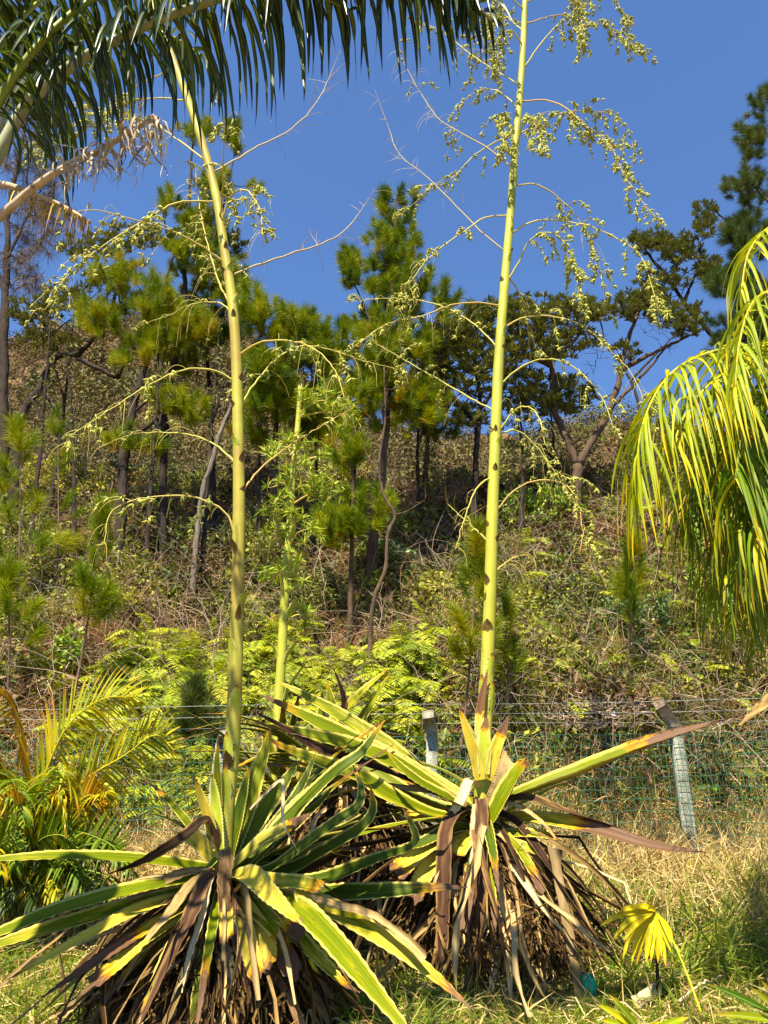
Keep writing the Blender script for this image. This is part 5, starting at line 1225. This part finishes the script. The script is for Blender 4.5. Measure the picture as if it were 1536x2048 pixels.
for pth, w_, y_, tp_ in (([(600, 1580, 6.8), (640, 1480, 6.6), (690, 1425, 6.5), (735, 1375, 6.45), (775, 1338, 6.4)], 34, .55, 1.02), ([(620, 1590, 6.8), (680, 1510, 6.6), (725, 1440, 6.5), (780, 1345, 6.4)], 26, .4, 1.02),
                         ([(620, 1560, 6.8), (640, 1470, 6.7), (644, 1384, 6.7)], 26, .15, 1.0), ([(640, 1560, 6.8), (668, 1460, 6.7), (655, 1362, 6.7)], 28, .2, 1.0), ([(700, 1590, 6.5), (722, 1500, 6.3), (732, 1420, 6.25)], 22, .1, 1.0),
                         ([(740, 1590, 6.3), (752, 1520, 6.2), (750, 1444, 6.1)], 15, .15, 1.0), ([(600, 1580, 6.8), (560, 1550, 6.4), (540, 1500, 6.3), (520, 1440, 6.3)], 30, .5, .95), ([(590, 1590, 6.7), (640, 1560, 6.4), (700, 1540, 6.2)], 34, .6, .97)):
    ML(pth, w_, y_, tp_)
agave_leaf(mid, [(680, 1500, 6.6), (684, 1440, 6.5), (688, 1400, 6.5), (668, 1340, 6.45)], 14, .1, mat='dead_purple', name='dead_leaf', wob=.02, k=22, m=5)
procedural_leaves(mid, cm_ + [.45, -.3, .05], 16, .9, 1.5, 8, 50, (3.6, 6.0), (.022, .036), ('agave', 'agave_dark', 'agave_dark'), (.3, 1.3))
procedural_leaves(mid, cm_, 16, .8, 1.2, 0, 55, (0, 6.28), (.03, .05), ('agave', 'agave_dark'))
skirt(mid, cm_ + [.55, -.5, 0], 0, 180, 1.2, cols=('dead', 'dead', 'dead_purple')); thatch(mid, cm_ + [.6, -.5, 0], 1.1, 5200)

# ------------------------------------------------------------------ palms
class Palm:
    """palm > frond > leaflet; the first `cap` leaflets are objects, the rest one joined part"""
    def __init__(s, name, label, cat, loc, cap=300): s.t = thing(name, label, cat, loc); s.cap = cap; s.rest = {}
    def frond(s, P, n, L, W, droop, mat, rmat, r0=.014, r1=.004, t0=.1, up=.2, fwd=.6, m=3, fold=.35, k=7, both=True, curl=0.0, lab=None, asobj=True, Lf=None, prob=1.0, sidev=None, pm=None, rj=.25, jit=1.0, flat=False):
        c = spline(P, 40); fr = add('frond', tubes(c, np.linspace(r0, r1, 40)[None], 7), M[rmat], s.t, org=Vector(c[0]), label=lab)
        T = nrm(np.gradient(c, axis=0)); upv = np.array([0, 0, 1.0]); S = nrm(np.cross(T, upv) + 1e-6) if sidev is None else np.broadcast_to(nrm(np.array(sidev, float)), T.shape)
        U = np.cross(S, T)
        ss = np.repeat(np.linspace(t0, .995, n), 2); sg = np.tile([-1, 1], n)
        keep = rng.random(len(ss)) < prob; ss = ss[keep]; sg = sg[keep]; N = len(ss)
        ss = np.clip(ss + rng.normal(0, .004, N), 0, 1); i = (ss * 39).astype(int)
        P0 = np.stack([np.interp(ss, np.linspace(0, 1, 40), c[:, j]) for j in range(3)], 1)
        f = fwd + 1.1 * np.clip(ss - .75, 0, 1) * 4 * .5
        D = S[i] * sg[:, None] + T[i] * f[:, None] + U[i] * (up + rng.normal(0, .30 * jit, N))[:, None] + rng.normal(0, .16 * jit, (N, 3))
        lf = np.interp(ss, [0, .15, .5, .85, 1], [.55, .85, 1, .7, .35]) if Lf is None else Lf(ss)
        Ls = L * lf * (1 + jit * rng.uniform(-.28, .14, N))
        C = curve_lines(P0, D, Ls, k, droop * (1 + jit * rng.uniform(-.35, .35, N)), curl + .10 * jit)
        Sd = side_of(C) if not flat else np.repeat((T[i] + rng.normal(0, .25, (N, 3)))[:, None], k, 1)
        Tt = nrm(np.gradient(C, axis=1)); Sd = nrm(Sd - Tt * (Sd * Tt).sum(-1, keepdims=True)); Nn = np.cross(Sd, Tt); a = (rng.normal(0, .35 * jit, N)[:, None] + rng.normal(0, .8 * jit, N)[:, None] * np.linspace(0, 1, k))[..., None]
        Sd = Sd * np.cos(a) + Nn * np.sin(a); tt = np.linspace(0, 1, k)
        pr = np.minimum(tt * 4 + .4, 1) * (1 - tt ** 2.2) + .02
        rn = np.clip(rng.normal(.45, rj, N), 0, 1)
        geo = strips(C, Sd, W * rng.uniform(.8, 1.2, N)[:, None] * pr[None], fold, m, rn)
        q = min(N, s.cap) if asobj else 0; s.cap -= q
        rest = items('leaflet', geo, N, M[mat], fr, range(q))
        if rest is not None: s.rest.setdefault(mat, []).append(rest)
        return c
    def done(s):
        for mt, gl in s.rest.items(): add('leaflets', merge(*gl), M[mt], s.t, kind='stuff')
pw = lambda L: [at(*p) for p in L]
# dark palm hanging in from the upper left
dk = Palm('palm_tree', 'large palm reaching in at upper left with dark drooping leaflets and a bleached dead frond', 'palm', gpt(-420, 2.6))
tb = gpt(-420, 2.6); tt_ = at(-150, 560, 2.6)
add('trunk', tubes(spline([tb - [0, 0, .1], tb * .5 + tt_ * .5, tt_], 14), np.linspace(.17, .13, 14)[None], 14), M['bark_grey'], dk.t)
dk.frond(pw([(-120, 520, 2.6), (-10, 320, 2.5), (50, 215, 2.45), (130, 140, 2.35), (270, 60, 2.25), (430, 0, 2.2), (620, -45, 2.2), (800, -45, 2.25), (930, -5, 2.3), (985, 45, 2.35)]), 84, .60, .0125, 3.6, 'palm_dark', 'petiole_grey', .035, .006, .24, .1, .35, k=8, Lf=lambda s: np.interp(s, [0, .3, .6, .9, 1], [.55, .9, 1.05, .75, .35]))
dk.frond(pw([(-100, 400, 2.7), (0, 240, 2.6), (30, 130, 2.6), (60, 0, 2.6), (110, -140, 2.6)]), 40, .45, .013, 1.8, 'palm_dark', 'petiole_grey', .032, .012, .3, .3, .7, k=7, asobj=False)
dk.frond(pw([(-60, 300, 2.2), (60, 110, 2.1), (200, -10, 2.1), (380, -70, 2.15), (560, -40, 2.2), (700, 20, 2.3)]), 60, .46, .012, 3.4, 'palm_dark', 'rachis_g', .02, .005, .1, .1, .4, k=8)
dk.frond(pw([(-80, 330, 3.0), (30, 190, 2.9), (150, 80, 2.9), (300, 60, 2.9), (400, 110, 2.95), (440, 170, 3.0)]), 56, .56, .012, 3.2, 'palm_dark', 'rachis_g', .02, .005, .15, .1, .5, k=8)
dk.frond(pw([(-60, 180, 2.5), (60, 20, 2.5), (200, -60, 2.5), (330, -60, 2.6)]), 50, .42, .012, 2.4, 'palm_dark', 'rachis_g', .018, .005, .15, .3, .6, k=7, asobj=False)
dk.frond(pw([(430, -190, 2.1), (600, -150, 2.15), (780, -100, 2.2), (900, -40, 2.25), (950, 30, 2.3)]), 60, .40, .012, 3.4, 'palm_dark', 'rachis_g', .02, .005, .1, .1, .4, k=7, asobj=False)
dk.frond(pw([(-100, 520, 2.5), (20, 415, 2.45), (100, 352, 2.4), (200, 300, 2.35), (300, 240, 2.3), (318, 250, 2.3)]), 40, .30, .0055, 5.5, 'palm_white', 'rachis_dead', .022, .010, .55, -.2, .3, k=14, curl=1.3, fold=.5, lab='bleached dead frond with curly hanging strips', rj=.3, Lf=lambda s: np.interp(s, [0, .6, .8, 1], [.5, .6, .9, 1.0]))
dk.frond(pw([(-100, 360, 2.7), (0, 368, 2.65), (60, 385, 2.6), (130, 415, 2.6), (180, 445, 2.6)]), 34, .32, .0028, 3.5, 'palm_rust', 'rachis_dead', .02, .008, .5, -.1, .8, k=8, lab='brown dead frond', asobj=False)
dk.done()
# lime-green palm on the right
lm = Palm('palm_tree', 'bright lime-green palm at the right edge with hanging glossy leaflets', 'palm', gpt(1850, 4.4))
tb = gpt(1850, 4.4); tt_ = at(1800, 1000, 4.4)
add('trunk', tubes(spline([tb - [0, 0, .1], tb * .5 + tt_ * .5, tt_], 12), np.linspace(.12, .09, 12)[None], 12), M['bark_grey'], lm.t)
for i, (P_, n_, L_, w_, dr_, m_) in enumerate((
    ([(1760, 780, 4.4), (1620, 690, 4.1), (1500, 690, 3.9), (1400, 712, 3.75), (1330, 760, 3.65), (1285, 850, 3.6), (1272, 950, 3.6)], 70, .74, .0095, 3.4, 'palm_lime'),
    ([(1740, 860, 4.2), (1600, 730, 3.9), (1510, 720, 3.75), (1430, 760, 3.6), (1370, 830, 3.55), (1345, 900, 3.5)], 50, .72, .0095, 3.2, 'palm_lime'),
    ([(1700, 560, 3.9), (1620, 460, 3.8), (1550, 450, 3.7), (1500, 500, 3.6), (1482, 580, 3.6)], 24, .62, .010, 3.0, 'palm_lime'),
    ([(1740, 800, 3.9), (1640, 620, 3.6), (1570, 580, 3.45), (1510, 600, 3.35), (1480, 680, 3.3), (1470, 780, 3.3)], 30, .70, .010, 3.4, 'palm_lime'),
    ([(1720, 1000, 4.3), (1600, 800, 4.1), (1510, 790, 4.0), (1430, 850, 3.9), (1390, 960, 3.85)], 52, .70, .009, 3.0, 'palm_deep'),
    ([(1740, 1150, 4.5), (1620, 950, 4.4), (1540, 940, 4.3), (1440, 970, 4.2), (1390, 1050, 4.2)], 54, .68, .008, 2.8, 'palm_deep'),
    ([(1700, 980, 3.9), (1610, 780, 3.6), (1540, 780, 3.5), (1490, 850, 3.45), (1470, 960, 3.4)], 66, .72, .010, 3.2, 'palm_deep'),
    ([(1720, 1180, 4.4), (1600, 1040, 4.3), (1500, 1040, 4.2), (1430, 1090, 4.15)], 60, .62, .008, 2.8, 'palm_deep'),
    ([(1740, 1020, 3.7), (1640, 880, 3.5), (1580, 880, 3.45), (1530, 960, 3.4), (1515, 1080, 3.4)], 60, .70, .010, 3.2, 'palm_deep'),
    ([(1740, 1240, 4.3), (1620, 1160, 4.2), (1540, 1160, 4.1), (1480, 1220, 4.05)], 50, .55, .008, 2.6, 'palm_deep'),
    ([(1760, 1120, 4.4), (1600, 900, 4.3), (1500, 880, 4.2), (1420, 930, 4.15), (1375, 1030, 4.1)], 80, .70, .008, 3.0, 'palm_deep'),
    ([(1760, 1000, 4.1), (1620, 720, 3.9), (1540, 690, 3.8), (1450, 740, 3.7), (1410, 840, 3.7)], 50, .74, .010, 3.4, 'palm_lime'),
    ([(1700, 1100, 3.8), (1600, 960, 3.7), (1540, 970, 3.65), (1480, 1050, 3.6)], 60, .66, .009, 3.2, 'palm_deep'),
    ([(1760, 1050, 5.0), (1620, 930, 4.9), (1520, 900, 4.9), (1440, 930, 4.9), (1390, 1010, 4.9)], 70, .72, .0075, 2.6, 'palm_deep'),
    ([(1760, 1180, 5.0), (1620, 1100, 4.9), (1540, 1090, 4.9), (1460, 1120, 4.9), (1420, 1180, 4.9)], 70, .70, .0075, 2.4, 'palm_deep'),
    ([(1760, 900, 5.0), (1640, 820, 4.9), (1560, 800, 4.9), (1480, 840, 4.9), (1430, 920, 4.9)], 70, .72, .008, 2.6, 'palm_deep'),
    ([(1760, 1290, 4.8), (1640, 1210, 4.7), (1570, 1200, 4.7), (1510, 1250, 4.7)], 50, .6, .0075, 2.2, 'palm_deep'),
    ([(1750, 1200, 4.0), (1620, 1080, 3.9), (1530, 1080, 3.85), (1450, 1150, 3.8)], 56, .55, .008, 3.0, 'palm_deep'))):
    lm.frond(pw(P_), n_, L_, w_, dr_, m_, 'rachis_y' if m_ == 'palm_lime' else 'rachis_g', .014, .004, .1, .2, .5, k=9, asobj=i < 3, Lf=lambda q: np.interp(q, [0, .15, .5, .85, 1], [.6, .9, 1, .95, .75]))
lm.frond(pw([(1700, 1100, 4.6), (1560, 990, 4.6), (1450, 960, 4.6), (1390, 975, 4.6), (1340, 1030, 4.6)]), 50, .55, .006, 2.8, 'palm_rust', 'rachis_dead', .012, .004, .1, .1, .6, k=8, lab='rusty brown drying frond', asobj=False, prob=.8)
lm.frond(pw([(1700, 1150, 4.6), (1560, 1060, 4.6), (1450, 1060, 4.6), (1390, 1100, 4.6)]), 50, .55, .006, 2.8, 'palm_rust', 'rachis_dead', .012, .004, .1, .1, .6, k=8, lab='lower rusty brown drying frond', asobj=False, prob=.8)
agave_leaf(lm.t, [(1640, 1330, 3.4), (1540, 1402, 3.4), (1478, 1450, 3.4)], 26, .6, mat='dead', name='frond_sheath', k=16, m=5, fold=.7, label='grey-brown dried sheath tip')
lm.done()
# orange and yellow areca palm at the left
ar = Palm('areca_palm', 'clumping feather palm at the left edge with yellow, orange and green fronds', 'palm', gpt(20, 6.3))
for i in range(9):
    b = gpt(20 + rng.uniform(-60, 70), 6.3 + rng.uniform(-.2, .2)); e = b + [rng.uniform(-.1, .15), rng.uniform(-.2, .1), rng.uniform(.35, .6)]
    add('stem', tubes(spline([b - [0, 0, .05], (b + e) / 2, e], 8), np.linspace(.022, .014, 8)[None], 8), M['rachis_y'], ar.t, org=Vector(b))
F_ = lambda P, n, L, mat='areca', rm='rachis_y', dr=.35, **k: ar.frond(pw(P), n, L * 1.05, .0105, dr, mat, rm, .009, .0025, k.pop('t0', .15), k.pop('up', .35), k.pop('fwd', .6), k=6, **{**dict(sidev=(-.15, -.45, .85), jit=.3, rj=.2, flat=True), **k})
F_([(40, 1740, 6.2), (80, 1580, 6.0), (130, 1460, 5.9), (200, 1400, 5.8), (272, 1392, 5.7)], 44, .40, up=.9, dr=.6)
F_([(30, 1740, 6.2), (20, 1600, 5.9), (-10, 1500, 5.7), (-40, 1440, 5.6)], 34, .34)
F_([(50, 1700, 6.3), (60, 1560, 6.2), (40, 1440, 6.1), (5, 1390, 6.0)], 34, .34, 'areca_orange')
F_([(60, 1740, 6.2), (150, 1580, 6.0), (250, 1510, 5.9), (310, 1470, 5.85), (348, 1500, 5.8)], 44, .34)
F_([(40, 1760, 6.1), (80, 1640, 5.7), (110, 1600, 5.4), (125, 1610, 5.2), (130, 1640, 5.1)], 40, .30, dr=1.8)
F_([(50, 1760, 6.1), (120, 1640, 5.9), (180, 1590, 5.8), (210, 1620, 5.7)], 36, .28, 'areca_orange')
F_([(30, 1760, 6.1), (-10, 1640, 5.7), (-30, 1560, 5.5), (-40, 1500, 5.4)], 30, .32)
F_([(30, 1760, 6.1), (50, 1660, 5.6), (30, 1600, 5.3), (0, 1600, 5.2)], 30, .30, 'areca_orange', asobj=False)
F_([(60, 1780, 6.0), (150, 1700, 5.7), (220, 1690, 5.6), (250, 1730, 5.5)], 40, .30, 'palm_deep', 'rachis_g', asobj=False)
F_([(20, 1780, 6.0), (70, 1690, 5.5), (120, 1670, 5.3), (160, 1700, 5.2)], 40, .30, 'palm_deep', 'rachis_g', asobj=False)
F_([(10, 1780, 6.0), (0, 1700, 5.5), (20, 1670, 5.3), (40, 1700, 5.2)], 36, .30, 'palm_deep', 'rachis_g', asobj=False)
for i in range(26):
    a = rng.uniform(-60, 190); y_ = rng.uniform(1690, 1800); d_ = rng.uniform(5.4, 6.0)
    F_([(40, 1800, 6.2), (30 + a * .5, y_ - 40, (6.2 + d_) / 2), (30 + a, y_ - 30, d_), (40 + a * 1.2, y_ + 20, d_ - .15)], 26, .30, ['palm_deep', 'palm_dark', 'areca', 'palm_dark'][i % 4], 'rachis_g', 2.2, asobj=False, sidev=None)
for i in range(14):
    a = rng.uniform(-70, 120); x = 20 + a
    F_([(20 + a * .3, 1770, 6.3), (20 + a * .7, 1640 + rng.uniform(-50, 50), 6.2 - rng.uniform(0, .5)), (x * 1.2, 1560 + rng.uniform(-60, 60), 6.1 - rng.uniform(0, .7)), (x * 1.5 + 20, 1600 + rng.uniform(-60, 80), 6 - rng.uniform(0, .8))], 30, .30,
       ['areca', 'palm_deep', 'palm_deep', 'palm_rust'][i % 4], 'rachis_g', 1.8, asobj=False, sidev=None)
ar.done()
# yellow fan palm seedling
def fan_palm(label, hub, Y, angs, L, foot, stem=True, mat='fanpalm', pet=None):
    h = at(*hub, Y); b = gpt(*foot)
    t = thing('fan_palm_seedling', label, 'fan palm', b)
    if pet: add('petiole', tubes(spline([at(*p) for p in pet], 14), np.linspace(.0035, .0055, 14)[None], 6), M['rachis_y'], t)
    if stem: add('stem', tubes(spline([b - [0, 0, .03], b * .5 + h * .5, h + [0, .02, 0]], 8), np.linspace(.011, .006, 8)[None], 7), M['bark_burnt'], t)
    for a, l, dr in angs:
        a = R(a); D = np.array([[math.cos(a), -.35 + rng.normal(0, .12), math.sin(a)]])
        C = curve_lines(h[None], D, np.array([L * l]), 12, dr)
        v = np.linspace(0, 1, 12); w = np.interp(v, [0, .15, .5, .8, 1], [.12, .5, 1, .7, .03]) * .017
        S = nrm(np.cross(C[:, 1] - C[:, 0], [0, -.8, .6])); S = np.repeat(S[:, None], 12, 1)
        g = strips(C, S, w[None], .45, 5); add('leaf_segment', g, M[mat], t, org=Vector(h))
fan_palm('small fan palm with a single bright yellow leaf on the grass at lower right', (1312, 1826), 4.75,
         [(168, 1.0, .7), (172, .9, 1.0), (178, .85, .9), (184, .8, .8), (150, .7, 1.0), (135, .42, 1.2), (120, .3, 1.5), (192, .92, 1.2), (200, .85, 1.5), (212, .8, 1.4), (225, .75, 1.2), (240, .7, .8), (256, .68, .5), (268, .72, .3), (280, .55, .3), (296, .45, .6), (310, .4, .8), (262, .6, .3)], .36, (1315, 4.85),
         pet=[(1316, 1830, 4.72), (1345, 1880, 4.6), (1375, 1950, 4.5), (1402, 2025, 4.4)])
fan_palm('yellow-green leaf blades poking up at the bottom edge left of the yellow fan leaf', (1290, 2075), 3.95, [(128, .9, .2), (140, 1.0, .3), (150, .9, .3), (50, .35, .2), (28, .8, .1), (34, .75, .1)], .26, (1290, 3.95), False, 'palm_lime')
fan_palm('green leaf blades entering at the bottom right corner', (1580, 2050), 3.9, [(150, 1.1, .2), (165, 1.0, .2), (178, .9, .2), (135, .7, .2), (120, .6, .2)], .36, (1580, 3.9), False, 'palm_deep')
fan_palm('yellow leaf tip entering at the right edge above the grass', (1575, 1800), 4.6, [(150, .6, .2), (158, .5, .2)], .26, (1590, 4.8), False)

# ------------------------------------------------------------------ small things on the ground
def plank(name, label, cat, a, b, w, th, mat):
    a, b = np.array(a), np.array(b); d = nrm(b - a); s = nrm(np.cross(d, [0, -1, .2])); n = np.cross(s, d)
    k = 9; V = []
    for i in range(k):
        p = a + (b - a) * i / (k - 1) + n * .004 * math.sin(i * 1.7); ww = w * (1 + .05 * math.sin(i * 2.3))
        for q, r_ in ((-1, 0), (-.9, 1), (.9, 1), (1, 0), (.9, -1), (-.9, -1)): V.append(p + s * q * ww / 2 + n * r_ * th / 2)
    V = np.array(V); m = 6
    V[:m] += rng.normal(0, .006, (m, 3)); V[-m:] += rng.normal(0, .012, (m, 3))
    Q = np.array([[i * m + j, i * m + (j + 1) % m, (i + 1) * m + (j + 1) % m, (i + 1) * m + j] for i in range(k - 1) for j in range(m)])
    T3 = np.array([[0, j, j + 1] for j in range(1, m - 1)] + [[(k - 1) * m, (k - 1) * m + j + 1, (k - 1) * m + j] for j in range(1, m - 1)])
    o = add(name, (V, [Q, T3], None), M[mat], sm=False, org=Vector(a)); return setp(o, label, cat)
ft = gpt(1165, 4.98); plank('wooden_board', 'old brown board leaning against the right side of the right agave plant', 'board', ft - [0, 0, .04], at(1106, 1698, 5.22), .06, .022, 'board')
def stick(label, P, r, mat='bark_pink'):
    c = spline(P, 16); c[1:-1] += rng.normal(0, .004, (14, 3)); o = add('fallen_stick', tubes(c, np.linspace(r, r * .6, 16)[None], 7), M[mat], org=Vector(c[0])); setp(o, label, 'stick')
g_ = lambda px, Y, dz=.03: gpt(px, Y, dz)
stick('long fallen branch lying from behind the agave to beyond the fan palm', [g_(1372, 5.0), g_(1290, 5.25, .07), g_(1195, 5.7, .10), g_(1150, 6.1, .14)], .014)
stick('short brown stick at the bottom edge on the grass', [g_(1215, 4.25), g_(1275, 4.3, .04), g_(1340, 4.38)], .022, 'bark_grey')
stick('thin pale stick curving over straw right of the fan palm stem', [g_(1360, 4.75), g_(1400, 4.85, .05), g_(1450, 5.0, .04)], .008, 'cutwood')
stick('pale dry stalk lying on the grass left of the fan palm', [g_(1180, 4.95), g_(1220, 4.7), g_(1270, 4.5)], .007, 'cutwood')
p = gpt(1272, 4.75); plank('wood_chip', 'pale split wood chip on the ground below the yellow fan leaf', 'wood chip', p + [0, 0, .035], gpt(1318, 4.85, .05), .06, .02, 'cutwood')
def bag():
    c = gpt(1180, 5.0, .05); th = np.linspace(0, math.pi, 9); ph = np.linspace(0, 2 * math.pi, 14, endpoint=False)
    T_, P_ = np.meshgrid(th, ph, indexing='ij'); r = .042 * (1 + .18 * np.sin(P_ * 4 + T_ * 3) + .1 * rng.normal(0, 1, T_.shape)); r[0] = r[0].mean(); r[-1] = r[-1].mean()
    V = np.stack([r * np.sin(T_) * np.cos(P_), r * np.sin(T_) * np.sin(P_), 1.5 * r * np.cos(T_)], -1).reshape(-1, 3) + c
    Q = np.array([[i * 14 + j, (i + 1) * 14 + j, (i + 1) * 14 + (j + 1) % 14, i * 14 + (j + 1) % 14] for i in range(8) for j in range(14)])
    setp(add('plastic_bag', (V, [Q], None), M['plastic'], sm=False, org=Vector(c)), 'crumpled green plastic bag at the foot of the leaning board', 'plastic bag')
bag()
